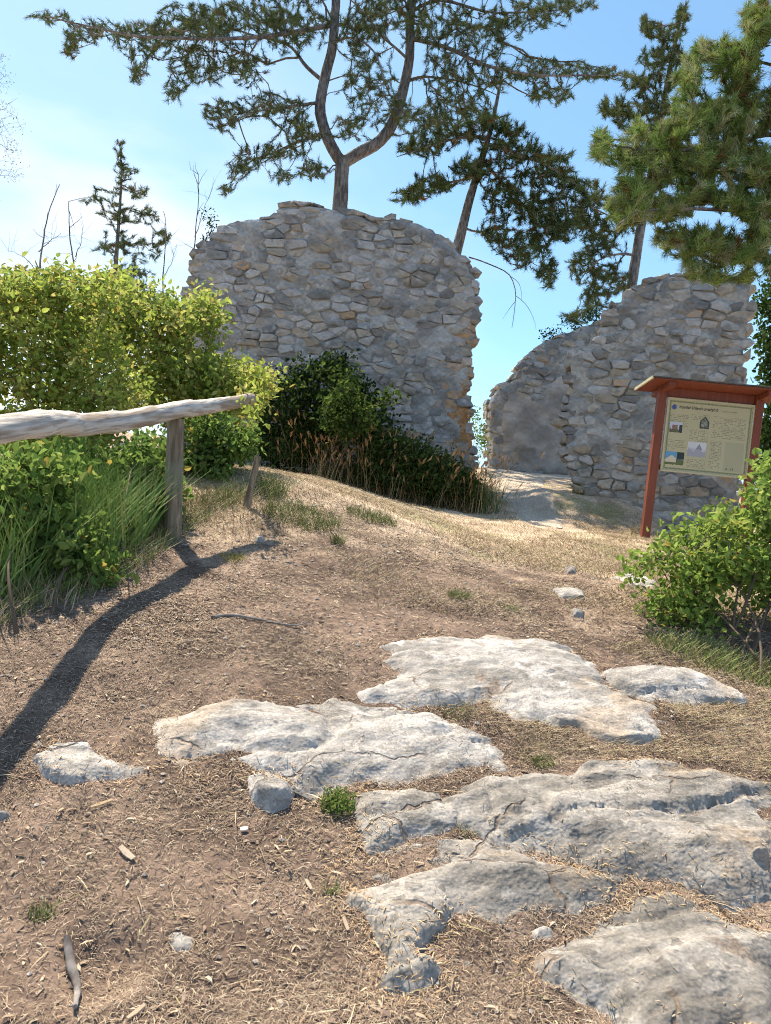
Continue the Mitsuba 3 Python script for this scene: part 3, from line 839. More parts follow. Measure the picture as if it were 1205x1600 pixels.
pic(pic_a, 0.055, 0.20, 0.535, 0.675, 'mat_picture_a')
pic(pic_b, 0.04, 0.255, 0.10, 0.275, 'mat_picture_b')
pic(pic_c, 0.285, 0.495, 0.235, 0.43, 'mat_picture_c')
pic(pic_d, 0.395, 0.50, 0.62, 0.785, 'mat_picture_d')
# blue rosette beside the title
em = []
for k in range(8):
    a = k * math.pi / 4
    c, s_ = math.cos(a), math.sin(a)
    v = np.array([[0, 0, 0], [0.03 * c - 0.012 * s_, 0, 0.03 * s_ + 0.012 * c], [0.048 * c, 0, 0.048 * s_], [0.03 * c + 0.012 * s_, 0, 0.03 * s_ - 0.012 * c]])
    em.append((v * 0.9 + [OX + 0.085 * PW, yP - 0.0008 - 0.0002 * k, OZ + 0.875 * PH], np.array([[0, 1, 2], [0, 2, 3]])))
add(part_key(key, 'emblem'), join(em), 'mat_ink_blue')

# ------------------------------------------------------------------ vegetation builders


def grow(roots, root_len, pts, rng, k_path=0.25):
    """Joins every point to the nearest, shortest-path node of what has grown so far. Returns nodes, parents."""
    roots, pts = np.asarray(roots, float), np.asarray(pts, float)
    d0 = cKDTree(roots).query(pts)[0]
    order = np.argsort(d0)
    N, n0 = len(roots) + len(pts), len(roots)
    nodes, plen, par = np.zeros((N, 3)), np.zeros(N), np.full(N, -1)
    nodes[:n0], plen[:n0] = roots, root_len
    for m, k in enumerate(order):
        n = n0 + m
        d = np.linalg.norm(nodes[:n] - pts[k], axis=1)
        b = np.argmin(d + k_path * plen[:n])
        nodes[n], par[n], plen[n] = pts[k], b, plen[b] + d[b]
    return nodes, par, n0


def twig_mesh(nodes, par, n0, r0, rmax, rng, sides=4, expo=2.3):
    load = np.zeros(len(nodes))
    for n in range(len(nodes) - 1, n0 - 1, -1):
        load[n] = load[n] if load[n] > 0 else 1
        load[par[n]] += load[n]
    rad = np.minimum(r0 * load ** (1 / expo), rmax)
    ms = []
    for n in range(n0, len(nodes)):
        a, b = nodes[par[n]], nodes[n]
        L = np.linalg.norm(b - a)
        if L < 1e-4:
            continue
        mid = (a + b) / 2 + rng.normal(0, 0.07 * L, 3)
        ra = min(rad[par[n]] if par[n] >= n0 else rad[n] * 1.2, rad[n] * 1.5)
        ms.append(tube([a, mid, b], [ra, (ra + rad[n]) / 2, rad[n] * 0.8], sides, cap=False))
    return join(ms)


def tufts(P, D, n, L, w, cone, rng, base_col, jit=0.25, brown=0.04, browncol=(0.16, 0.085, 0.035), along_=(-1.1, 0.25)):
    """Needle brushes: n thin needles round every twig end P with direction D."""
    m = len(P)
    R = rng.normal(size=(m, n, 3))
    dirs = unit(D[:, None] + cone * unit(R) * rng.uniform(0.5, 1.1, (m, n, 1)))
    along = rng.uniform(*along_, (m, n, 1)) * L
    b = P[:, None] + D[:, None] * along
    ln = L * rng.uniform(0.7, 1.15, (m, n, 1))
    side = unit(np.cross(dirs, rng.normal(size=(m, n, 3)))) * w / 2
    tip = b + dirs * ln
    v = np.stack([b - side, b + side, tip + side * 0.4, tip - side * 0.4], 2).reshape(-1, 3)
    k = np.arange(m * n) * 4
    f = np.vstack([np.stack([k, k + 1, k + 2], 1), np.stack([k, k + 2, k + 3], 1)])
    base_col = np.asarray(base_col, float)
    c = base_col[rng.integers(0, len(base_col), m)] * rng.uniform(1 - jit, 1 + jit, (m, 1))
    c[rng.random(m) < brown] = browncol
    c = np.repeat(c[:, None], n, 1) * rng.uniform(0.8, 1.2, (m, n, 1))
    c = np.repeat(c.reshape(-1, 1, 3), 4, 1).reshape(-1, 3)
    return v, f, c


def leaf_mesh(P, D, N, L, W, cols):
    D = unit(D)
    S = unit(np.cross(D, N))
    N = np.cross(S, D)
    L, W = L[:, None], W[:, None]
    v = np.stack([P, P + D * L * 0.30 + S * W * 0.46 + N * W * 0.16, P + D * L * 0.68 + S * W * 0.38 + N * W * 0.12, P + D * L - N * L * 0.10,
                  P + D * L * 0.68 - S * W * 0.38 + N * W * 0.12, P + D * L * 0.30 - S * W * 0.46 + N * W * 0.16], 1)
    k = np.arange(len(P)) * 6
    f = np.vstack([np.stack([k, k + 5, k + 4], 1), np.stack([k, k + 4, k + 3], 1), np.stack([k, k + 3, k + 2], 1), np.stack([k, k + 2, k + 1], 1)])
    return v.reshape(-1, 3), f, np.repeat(cols[:, None], 6, 1).reshape(-1, 3)


def blob_points(blobs, n, rng, Y0, sY, clump=0.0):
    """Points in 3-D spread through blobs given as (px, py, rx, ry[, Y])."""
    bl = np.array([(b + (Y0,))[:5] for b in blobs], float)
    w = bl[:, 2] * bl[:, 3]
    w = w ** 0.85
    k = rng.choice(len(bl), n, p=w / w.sum())
    u = unit(rng.normal(size=(n, 3))) * rng.random((n, 1)) ** (1 / 2.4)
    Y = bl[k, 4] + u[:, 2] * sY
    return at(bl[k, 0] + u[:, 0] * bl[k, 2], bl[k, 1] + u[:, 1] * bl[k, 3], Y)


def broadleaf(P, D, per, spread, Lr, rng, cols, upness=0.5, aspect=0.62, jit=0.25, gold=0.03):
    m = len(P)
    n = m * per
    PP = np.repeat(P, per, 0) + rng.normal(0, spread, (n, 3)) + np.repeat(D, per, 0) * rng.uniform(-spread * 2, spread, (n, 1))
    DD = unit(np.repeat(D, per, 0) * 0.6 + rng.normal(0, 0.8, (n, 3)) + [0, 0, -0.15])
    NN = unit(rng.normal(0, 0.55, (n, 3)) + [-0.15, 0.0, upness])
    L = rng.uniform(*Lr, n)
    cols = np.asarray(cols, float)
    c = np.repeat(cols[rng.integers(0, len(cols), m)], per, 0) * rng.uniform(1 - jit, 1 + jit, (n, 1))
    c[rng.random(n) < gold] = (0.36, 0.31, 0.08)
    return leaf_mesh(PP, DD, NN, L, L * aspect * rng.uniform(0.8, 1.15, n), c)


def dirs_of(nodes, par, n0, rng, j=0.35):
    d = unit(nodes[n0:] - nodes[par[n0:]] + 1e-9)
    return unit(d + rng.normal(0, j, d.shape))


def stuff_part(parent, name, vfc, mat):
    k = part_key(parent, name)
    add(k, (vfc[0], vfc[1]), mat, color=vfc[2])
    tag(k, kind='stuff')


def pxline(pts, n):
    return spline(np.array([at(a, b, c) for a, b, c in pts]), n)


def pine(key, label, limbs, blobs, Y0, sY, n, per, L, w, cols, seed, cone=0.85, r0=0.006, rmax=0.06, kp=0.22, cat='tree', brown=0.04, jit=0.25, twig_sides=4):
    rng = np.random.default_rng(seed)
    tag(key, label, cat)
    roots, rl = [], []
    for (name, pts, ra, rb, sides) in limbs:
        p = pxline(pts, max(12, 4 * len(pts)))
        add(part_key(key, name), tube(p, np.linspace(ra, rb, len(p)) , sides, rng, 0.10), 'mat_bark', smooth=50)
        roots.append(p)
        rl.append(np.r_[0, np.cumsum(np.linalg.norm(np.diff(p, axis=0), axis=1))] * 0.5)
    roots, rl = np.vstack(roots), np.concatenate(rl)
    pts = blob_points(blobs, n, rng, Y0, sY)
    nodes, par, n0 = grow(roots, rl, pts, rng, kp)
    k = part_key(key, 'twigs')
    add(k, twig_mesh(nodes, par, n0, r0, rmax, rng, twig_sides), 'mat_bark', smooth=True)
    tag(k, kind='stuff')
    D = dirs_of(nodes, par, n0, rng)
    D = unit(D + [0, 0, 0.25])
    P = nodes[n0:]
    # a second brush a little way back along each twig
    back = P - unit(P - nodes[par[n0:]]) * rng.uniform(0.3, 0.8, (len(P), 1)) * np.minimum(np.linalg.norm(P - nodes[par[n0:]], axis=1, keepdims=True), L * 2)
    side = unit(D + rng.normal(0, 0.5, D.shape))
    stuff_part(key, 'crown', tufts(np.vstack([P, back]), np.vstack([D, side]), per, L, w, cone, rng, cols, jit, brown), 'mat_needle')


# ------------------------------------------------------------------ trees
OLIVE = [(0.085, 0.125, 0.05), (0.105, 0.15, 0.058), (0.13, 0.16, 0.065), (0.075, 0.105, 0.05), (0.16, 0.18, 0.08)]
DARK = [(0.05, 0.075, 0.03), (0.06, 0.09, 0.037), (0.07, 0.09, 0.04)]
BRIGHT = [(0.21, 0.31, 0.085), (0.26, 0.34, 0.10), (0.16, 0.255, 0.075), (0.30, 0.35, 0.14), (0.36, 0.38, 0.21)]

Y1 = 18.5
pine('forked_pine', 'tall pine with forked trunk standing behind the tall rubble wall',
     [('trunk', [(527, 420, Y1), (531, 330, Y1), (533, 300, Y1), (534, 270, Y1), (537, 246, Y1)], 0.20, 0.16, 14),
      ('limb', [(536, 256, Y1), (522, 236, Y1 - .05), (508, 205, Y1 - .1), (500, 165, Y1 - .1), (508, 120, Y1), (520, 70, Y1 + .1), (524, 20, Y1 + .2), (526, -60, Y1 + .3), (515, -220, Y1 + .2)], 0.14, 0.07, 12),
      ('limb', [(537, 254, Y1), (560, 240, Y1), (592, 222, Y1 + .1), (615, 190, Y1 + .2), (630, 140, Y1 + .3), (640, 90, Y1 + .3), (641, 30, Y1 + .3), (648, -60, Y1 + .2), (660, -220, Y1)], 0.145, 0.075, 12),
      ('branch', [(522, 38, Y1 + .2), (470, 48, Y1 - .4), (400, 58, Y1 - 1), (300, 60, Y1 - 1.6), (190, 52, Y1 - 2), (70, 25, Y1 - 2.3)], 0.06, 0.012, 8),
      ('branch', [(507, 128, Y1), (480, 105, Y1 + .3), (450, 70, Y1 + .8), (380, 50, Y1 + 1.2), (320, 20, Y1 + 1.5)], 0.05, 0.012, 8),
      ('branch', [(500, 160, Y1 - .1), (460, 165, Y1 - .6), (410, 172, Y1 - 1), (350, 195, Y1 - 1.3)], 0.04, 0.010, 8),
      ('branch', [(508, 205, Y1 - .1), (470, 220, Y1 + .5), (430, 238, Y1 + .8), (395, 250, Y1 + 1), (355, 298, Y1 + 1.2)], 0.045, 0.010, 8),
      ('branch', [(641, 60, Y1 + .3), (700, 75, Y1 - .3), (770, 105, Y1 - .8), (860, 118, Y1 - 1.2), (975, 118, Y1 - 1.5)], 0.055, 0.010, 8),
      ('branch', [(632, 130, Y1 + .3), (670, 120, Y1 + 1), (730, 130, Y1 + 1.5), (780, 150, Y1 + 1.8)], 0.04, 0.010, 8),
      ('branch', [(641, 20, Y1 + .3), (690, 0, Y1 + .3), (780, 20, Y1), (900, 12, Y1 - .3)], 0.045, 0.010, 8),
      ('branch', [(520, 70, Y1 + .1), (555, 60, Y1 - .8), (590, 90, Y1 - 1.3), (600, 150, Y1 - 1.6)], 0.035, 0.010, 8),
      ('branch', [(640, 95, Y1 + .3), (600, 60, Y1 - .6), (570, 20, Y1 - 1), (520, -20, Y1 - 1.4)], 0.035, 0.010, 8)],
     [(80, 26, 42, 14), (150, 48, 55, 20), (110, 70, 14, 22), (230, 60, 60, 35), (215, 110, 18, 22), (300, 45, 70, 45), (380, 30, 90, 42), (460, 40, 60, 50), (300, 105, 45, 35), (272, 145, 20, 20), (370, 105, 55, 35), (420, 168, 65, 26), (345, 180, 35, 28),
      (470, 205, 35, 28), (430, 236, 55, 18), (380, 262, 28, 22), (352, 295, 12, 14), (445, 275, 30, 14), (490, 262, 26, 20), (545, 200, 30, 26), (580, 140, 45, 60), (565, 50, 40, 55), (600, 20, 60, 35), (680, 35, 60, 45), (700, 115, 42, 50), (640, 185, 50, 30),
      (690, 180, 45, 28), (760, 50, 60, 42), (830, 22, 70, 32), (900, 8, 38, 16), (770, 118, 45, 30), (840, 110, 60, 24), (905, 112, 40, 18), (955, 116, 36, 12), (860, 148, 45, 18), (740, 165, 28, 30), (470, -40, 120, 40), (680, -50, 130, 50)],
     Y1, 1.7, 3500, 30, 0.115, 0.0078, OLIVE, 101, brown=0.02)

Y2 = 21.0
pine('straight_pine', 'leaning pine with bare lower trunk right of the tall wall top',
     [('trunk', [(700, 440, Y2), (718, 375, Y2), (735, 308, Y2), (752, 252, Y2), (766, 205, Y2), (778, 150, Y2), (786, 110, Y2)], 0.17, 0.03, 12),
      ('branch', [(762, 215, Y2), (720, 215, Y2 - .6), (660, 232, Y2 - 1), (620, 245, Y2 - 1.2)], 0.05, 0.01, 8),
      ('branch', [(760, 225, Y2), (810, 240, Y2 - .6), (860, 262, Y2 - 1), (905, 292, Y2 - 1.3)], 0.055, 0.01, 8),
      ('branch', [(752, 250, Y2), (790, 290, Y2 + .7), (830, 340, Y2 + 1), (850, 430, Y2 + 1.2)], 0.05, 0.01, 8),
      ('branch', [(745, 275, Y2), (700, 285, Y2 + .7), (640, 308, Y2 + 1)], 0.04, 0.01, 8)],
     [(765, 190, 38, 20), (705, 208, 55, 22), (660, 230, 42, 20), (800, 236, 55, 32), (862, 258, 45, 34), (890, 288, 26, 24), (738, 262, 36, 24), (680, 288, 45, 20), (638, 308, 30, 14), (805, 305, 55, 42), (850, 340, 45, 42), (820, 388, 42, 34), (855, 425, 20, 28), (775, 362, 24, 28), (878, 355, 22, 34), (800, 200, 28, 14)],
     Y2, 1.6, 1500, 34, 0.14, 0.009, DARK + OLIVE[:2], 102, kp=0.2)
# a dead hanging branch of that pine
rng = np.random.default_rng(8)
dead = [tube(pxline([(733, 402, 20.2), (765, 413, 20), (798, 432, 19.8), (806, 465, 19.8), (800, 512, 19.7)], 14), np.linspace(0.022, 0.006, 14), 5)]
for a in [[(806, 462, 19.8), (825, 480, 19.7), (838, 515, 19.6)], [(798, 432, 19.8), (812, 445, 19.8), (815, 470, 19.8)], [(806, 470, 19.8), (798, 480, 19.8), (786, 498, 19.7)]]:
    dead.append(tube(pxline(a, 8), np.linspace(0.008, 0.003, 8), 4))
add(part_key('straight_pine', 'dead_branch'), join(dead), 'mat_bark', smooth=True)

Y3 = 22.0
pine('far_pine', 'slim pine rising behind the broken wall on the right',
     [('trunk', [(975, 520, Y3), (988, 440, Y3), (1000, 365, Y3), (1012, 300, Y3), (1030, 200, Y3), (1048, 100, Y3), (1068, 15, Y3)], 0.17, 0.03, 12),
      ('branch', [(1002, 355, Y3), (960, 340, Y3 - .5), (920, 320, Y3 - .8)], 0.04, 0.01, 8),
      ('branch', [(995, 400, Y3), (950, 400, Y3 - .5), (905, 440, Y3 - .8)], 0.04, 0.01, 8)],
     [(1066, 22, 12, 20), (1045, 52, 28, 20), (1012, 42, 14, 20), (1040, 92, 45, 24), (1018, 130, 52, 24), (990, 165, 42, 18), (1045, 170, 50, 24), (1002, 196, 42, 22), (962, 178, 20, 14), (945, 165, 10, 16), (1040, 215, 40, 24), (925, 305, 34, 26), (908, 340, 30, 30), (945, 370, 40, 30), (915, 415, 32, 34), (955, 440, 34, 28),
      (930, 470, 26, 26), (900, 495, 24, 12), (985, 330, 24, 40)],
     Y3, 1.3, 1300, 34, 0.14, 0.009, OLIVE, 103, kp=0.2)

Y5 = 20.0
pine('young_pine', 'small dark conifer behind the left shrubs',
     [('trunk', [(172, 520, Y5), (180, 425, Y5), (186, 340, Y5), (190, 280, Y5), (187, 226, Y5)], 0.08, 0.012, 10)],
     [(187, 235, 9, 18), (195, 270, 24, 18), (172, 295, 26, 18), (212, 300, 22, 14), (190, 335, 40, 22), (232, 338, 20, 18), (180, 380, 40, 24), (222, 392, 32, 24), (205, 425, 42, 20), (145, 312, 22, 10), (252, 375, 16, 22), (190, 450, 60, 25)],
     Y5, 0.8, 400, 30, 0.105, 0.008, OLIVE, 105, kp=0.15)

Y4 = 8.6
pine('near_pine', 'sunlit pine with long yellow-green needles overhanging the information board',
     [('trunk', [(1500, 900, 9.4), (1495, 600, 9.4), (1490, 300, 9.4), (1490, 0, 9.4), (1490, -300, 9.4)], 0.17, 0.12, 14),
      ('branch', [(1490, 420, 9.4), (1380, 380, 9.0), (1280, 342, 8.6), (1205, 332, 8.4), (1130, 328, 8.3), (1070, 326, 8.2), (1005, 330, 8.1), (965, 352, 8.0)], 0.05, 0.009, 10),
      ('branch', [(1488, 250, 9.4), (1380, 230, 9.2), (1290, 215, 9.0), (1205, 210, 8.8), (1120, 230, 8.6), (1040, 235, 8.4), (945, 225, 8.2)], 0.045, 0.009, 10),
      ('branch', [(1488, 100, 9.4), (1380, 110, 9.3), (1290, 100, 9.1), (1200, 100, 8.9), (1140, 80, 8.8), (1100, 70, 8.8)], 0.04, 0.009, 10),
      ('branch', [(1490, 500, 9.4), (1360, 460, 9.0), (1260, 420, 8.7), (1180, 395, 8.5), (1100, 385, 8.4), (1055, 378, 8.3)], 0.04, 0.009, 10),
      ('branch', [(1490, 0, 9.4), (1380, -10, 9.2), (1290, 20, 9.0), (1200, 20, 8.9)], 0.04, 0.009, 10)],
     [(940, 232, 16, 28), (982, 245, 34, 28), (998, 205, 14, 18), (1040, 250, 50, 40), (1000, 290, 40, 22), (972, 328, 22, 30), (1030, 325, 52, 24), (1080, 118, 24, 30), (1110, 76, 32, 20), (1150, 100, 45, 45), (1185, 35, 26, 40), (1092, 180, 50, 36), (1160, 180, 52, 48), (1120, 252, 66, 34), (1185, 265, 30, 45),
      (1060, 378, 42, 26), (1110, 385, 50, 32), (1160, 395, 42, 28), (1190, 360, 24, 40), (1085, 425, 24, 12), (1120, 430, 30, 12), (1165, 432, 18, 10), (1185, 318, 30, 14), (1140, 310, 40, 20), (1085, 300, 40, 24), (1180, 330, 30, 20), (1050, 210, 24, 20), (1245, 300, 50, 60), (1250, 150, 50, 60), (1260, 40, 50, 60), (1250, 420, 50, 40), (1320, 200, 50, 150)],
     Y4, 0.75, 2400, 50, 0.105, 0.0058, BRIGHT, 104, cone=0.75, r0=0.0035, rmax=0.03, kp=0.2, brown=0.03)


def shrub(key, label, base, blobs, Y0, sY, n, per, spread, Lr, cols, seed, stems=6, cat='shrub', upness=0.5, gold=0.03, r0=0.0020, rmax=0.010, aspect=0.62, group=None, jit=0.25, mat='mat_leaf'):
    rng = np.random.default_rng(seed)
    tag(key, label, cat, group)
    bx_, by_ = ground_px([base[0]], [base[1]])[0] if len(base) == 2 else at(*[np.array(float(t)) for t in base])[:2]
    pts = blob_points(blobs, n, rng, Y0, sY)
    gz = G(pts[:, 0], pts[:, 1])
    pts = pts[pts[:, 2] > gz + 0.03]
    c = pts.mean(0)
    roots, rl = [], []
    for s in range(stems):
        o = rng.normal(0, 0.10, 2) + (0 if stems < 5 else rng.normal(0, 0.12, 2))
        b = np.array([bx_ + o[0], by_ + o[1], 0])
        b[2] = G(b[0], b[1]) - 0.05
        e = c + (pts[rng.integers(len(pts))] - c) * 0.7
        p = spline([b, b * 0.62 + e * 0.38 + rng.normal(0, 0.05, 3) + [0, 0, 0.12], e], 10)
        roots.append(p)
        rl.append(np.linspace(0, 0.4, 10))
        add(part_key(key, 'stem'), tube(p, np.linspace(rmax, rmax * 0.35, 10), 6, rng, 0.1), 'mat_stem', smooth=True)
    nodes, par, n0 = grow(np.vstack(roots), np.concatenate(rl), pts, rng, 0.2)
    k = part_key(key, 'twigs')
    add(k, twig_mesh(nodes, par, n0, r0, rmax * 0.6, rng, 3), 'mat_stem', smooth=True)
    tag(k, kind='stuff')
    D = dirs_of(nodes, par, n0, rng)
    vfc = broadleaf(nodes[n0:], D, per, spread, Lr, rng, cols, upness, aspect, jit, gold)
    stuff_part(key, 'foliage', vfc, mat)


YG = [(0.33, 0.41, 0.085), (0.40, 0.45, 0.11), (0.28, 0.37, 0.08), (0.42, 0.43, 0.15), (0.22, 0.31, 0.08)]
GR = [(0.15, 0.245, 0.06), (0.19, 0.29, 0.07), (0.115, 0.20, 0.055), (0.23, 0.31, 0.09)]
DG = [(0.04, 0.075, 0.02), (0.05, 0.09, 0.024), (0.035, 0.06, 0.018)]

# left of the fence
shrub('leafy_shrub', 'green leafy shrub below the rail at the left edge', (35, 960), [(30, 800, 70, 80), (90, 850, 60, 70), (30, 900, 60, 60), (120, 900, 45, 35), (-60, 830, 60, 100), (60, 740, 80, 40), (10, 950, 40, 25), (60, 930, 50, 24), (110, 925, 50, 20), (150, 890, 44, 34), (30, 965, 40, 18), (90, 935, 40, 18), (160, 915, 30, 18)], 4.7, 0.35, 1150, 10, 0.045, (0.045, 0.08), GR, 201, gold=0.02, stems=3)
shrub('leafy_shrub_001', 'leafy shrub directly behind and left of the round fence post', (200, 880), [(180, 760, 60, 60), (230, 720, 50, 40), (190, 840, 50, 50), (240, 820, 22, 45), (140, 800, 40, 60), (250, 770, 30, 50), (225, 860, 34, 28), (190, 880, 46, 30), (140, 890, 40, 30), (235, 885, 22, 16), (245, 840, 22, 20), (120, 730, 50, 40), (100, 770, 40, 50)], 5.9, 0.35, 1000, 9, 0.05, (0.045, 0.075), GR, 202, gold=0.03, stems=3)
shrub('leafy_shrub_002', 'yellow-green sunlit shrub above the rail at the left edge', (40, 860, 7.0), [(40, 520, 80, 70), (60, 620, 90, 60), (120, 470, 70, 40), (20, 450, 50, 25), (130, 560, 70, 70), (-60, 560, 70, 120), (60, 690, 80, 50), (140, 680, 60, 40), (180, 620, 60, 50), (30, 460, 70, 30), (90, 440, 50, 20), (160, 445, 40, 22)], 7.0, 0.7, 1250, 11, 0.06, (0.045, 0.075), YG, 203, gold=0.07)
shrub('leafy_shrub_003', 'yellow-green sunlit shrub reaching up before the left end of the tall wall', (250, 800, 8.4), [(190, 490, 50, 45), (240, 540, 60, 45), (290, 580, 60, 45), (340, 590, 55, 40), (330, 500, 22, 40), (320, 480, 20, 25), (390, 590, 30, 22), (230, 610, 70, 45), (350, 630, 60, 30), (185, 445, 24, 18), (240, 480, 40, 30), (280, 510, 40, 30), (150, 520, 50, 50), (380, 610, 45, 24), (415, 590, 18, 16), (300, 650, 60, 30), (396, 632, 13, 13, 6.15)], 8.4, 0.7, 1250, 11, 0.065, (0.05, 0.08), YG, 204, gold=0.05)
shrub('leafy_shrub_004', 'low green shrub just right of the fence post', (330, 790, 7.3), [(300, 720, 34, 30), (350, 700, 36, 26), (385, 690, 24, 30), (345, 735, 30, 30), (320, 740, 30, 40), (350, 760, 22, 30), (310, 690, 30, 30), (330, 670, 40, 22)], 7.3, 0.3, 420, 9, 0.05, (0.045, 0.07), GR, 205, stems=4)
# in the shade of the tall wall
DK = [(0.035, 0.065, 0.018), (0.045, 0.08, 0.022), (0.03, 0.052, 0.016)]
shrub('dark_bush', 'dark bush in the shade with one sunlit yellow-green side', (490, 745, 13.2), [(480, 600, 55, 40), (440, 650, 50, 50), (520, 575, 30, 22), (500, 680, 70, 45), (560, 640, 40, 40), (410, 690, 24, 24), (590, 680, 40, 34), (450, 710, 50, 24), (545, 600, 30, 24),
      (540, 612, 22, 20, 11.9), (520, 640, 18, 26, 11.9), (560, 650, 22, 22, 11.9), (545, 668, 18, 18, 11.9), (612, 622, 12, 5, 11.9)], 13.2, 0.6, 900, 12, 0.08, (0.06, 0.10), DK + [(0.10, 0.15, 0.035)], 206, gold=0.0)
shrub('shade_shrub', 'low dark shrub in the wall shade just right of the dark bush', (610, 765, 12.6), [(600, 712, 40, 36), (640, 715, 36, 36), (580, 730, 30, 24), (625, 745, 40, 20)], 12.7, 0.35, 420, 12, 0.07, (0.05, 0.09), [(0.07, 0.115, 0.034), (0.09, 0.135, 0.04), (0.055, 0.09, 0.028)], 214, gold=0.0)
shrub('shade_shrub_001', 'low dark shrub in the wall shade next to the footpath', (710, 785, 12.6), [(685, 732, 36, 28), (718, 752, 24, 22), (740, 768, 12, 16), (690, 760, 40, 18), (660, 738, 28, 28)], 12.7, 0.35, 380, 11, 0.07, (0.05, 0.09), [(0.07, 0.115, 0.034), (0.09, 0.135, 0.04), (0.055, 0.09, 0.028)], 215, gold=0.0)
# right of the slope
shrub('broad_leaved_bush', 'bright green broad-leaved bush in front of the information board', (1165, 1035), [(1192, 795, 26, 34), (1130, 822, 40, 26), (1070, 850, 45, 24), (1025, 872, 18, 12), (1000, 882, 14, 10, 5.2), (988, 900, 7, 16, 5.2), (1150, 880, 60, 45), (1090, 905, 50, 36), (1035, 950, 26, 26), (1012, 985, 14, 14), (1060, 1000, 40, 26), (1120, 985, 50, 34), (1165, 1010, 40, 26), (1190, 900, 30, 45), (1185, 1045, 20, 12), (1260, 900, 50, 120), (1120, 1030, 30, 10), (1204, 735, 14, 24), (1205, 800, 22, 60), (1080, 960, 50, 40)],
      5.3, 0.45, 1150, 8, 0.045, (0.040, 0.066), [(0.20, 0.31, 0.07), (0.25, 0.36, 0.085), (0.16, 0.25, 0.06), (0.29, 0.37, 0.10)], 207, gold=0.015, stems=8)
# behind the right wall and the board
shrub('background_tree', 'green tree behind the board at the right edge', (1215, 780, 16.5), [(1205, 470, 22, 30), (1200, 540, 20, 35), (1208, 610, 24, 40), (1200, 680, 26, 40), (1260, 560, 50, 140), (1195, 740, 26, 30), (1250, 740, 50, 60)], 16.5, 0.8, 900, 12, 0.11, (0.08, 0.13), DG + [(0.06, 0.10, 0.03)], 208, cat='tree', gold=0.0)
shrub('wall_sapling', 'small green sapling in the gap at the foot of the tall wall', (748, 720, 17.0), [(745, 655, 10, 22), (752, 690, 12, 26)], 17.0, 0.3, 40, 8, 0.06, (0.05, 0.08), GR, 209, stems=2, rmax=0.01)
shrub('wall_top_shrub', 'small shrub growing on top of the far plastered wall', (880, 540, 19.0), [(862, 525, 20, 8), (895, 508, 24, 9), (925, 495, 22, 10)], 19.0, 0.3, 60, 8, 0.06, (0.05, 0.08), DG, 210, stems=2, rmax=0.01)
shrub('wall_edge_sapling', 'thin sapling at the left top edge of the tall wall', (318, 480, 16.0), [(330, 345, 12, 22), (322, 375, 8, 20), (338, 365, 10, 14)], 16.0, 0.25, 36, 6, 0.05, (0.04, 0.07), DG, 211, stems=2, rmax=0.012)
shrub('birch_tree', 'fine twigged pale birch reaching in at the left sky edge', (-160, 700, 12.0), [(-10, 110, 32, 55), (8, 190, 34, 45), (20, 255, 26, 36), (-60, 150, 60, 120), (-60, 350, 60, 120)], 12.0, 0.5, 520, 3, 0.05, (0.018, 0.03), [(0.13, 0.15, 0.07), (0.17, 0.17, 0.10)], 212, cat='tree', stems=3, rmax=0.03, gold=0.0, r0=0.0018)


def bare_sapling(key, label, lines, Y):
    rng = np.random.default_rng(len(key) + int(lines[0][0][0]))
    tag(key, label, 'sapling')
    ms = []
    for k, ln in enumerate(lines):
        p = pxline([(a, b, Y + 0.15 * k) for a, b in ln], 16)
        p += np.cumsum(rng.normal(0, 0.008, p.shape), 0)
        r = 0.022 if k == 0 else 0.010
        ms.append(tube(p, np.linspace(r, r * 0.3, 16), 5))
        for _ in range(7):
            q = p[rng.integers(4, 16)]
            d = unit(rng.normal(size=3) + [0, 0, 0.8]) * rng.uniform(0.25, 0.6)
            ms.append(tube([q, q + d * 0.5 + rng.normal(0, 0.03, 3), q + d], [r * 0.35, r * 0.25, r * 0.12], 3, cap=False))
    add(key, join(ms), 'mat_bark', smooth=True)


bare_sapling('bare_sapling', 'leafless sapling with a forked arm at the far left', [[(56, 470), (60, 395), (70, 340), (88, 285)], [(60, 395), (82, 382), (98, 372)], [(58, 430), (30, 400), (12, 395)]], 14.0)
bare_sapling('bare_sapling_001', 'slender leafless sapling left of the small dark conifer', [[(122, 470), (116, 400), (110, 350), (108, 312)], [(116, 400), (128, 370), (132, 350)]], 15.0)
bare_sapling('bare_sapling_002', 'slender bare sapling just left of the tall wall', [[(292, 520), (303, 385), (308, 330), (310, 268)], [(304, 370), (318, 330), (326, 308)]], 16.5)
bare_sapling('bare_sapling_003', 'thin bare sapling between the dark conifer and the tall wall', [[(258, 500), (256, 430), (262, 360), (258, 330)], [(256, 430), (270, 400), (276, 380)]], 17.5)

# ------------------------------------------------------------------ grass and litter
rng = np.random.default_rng(77)


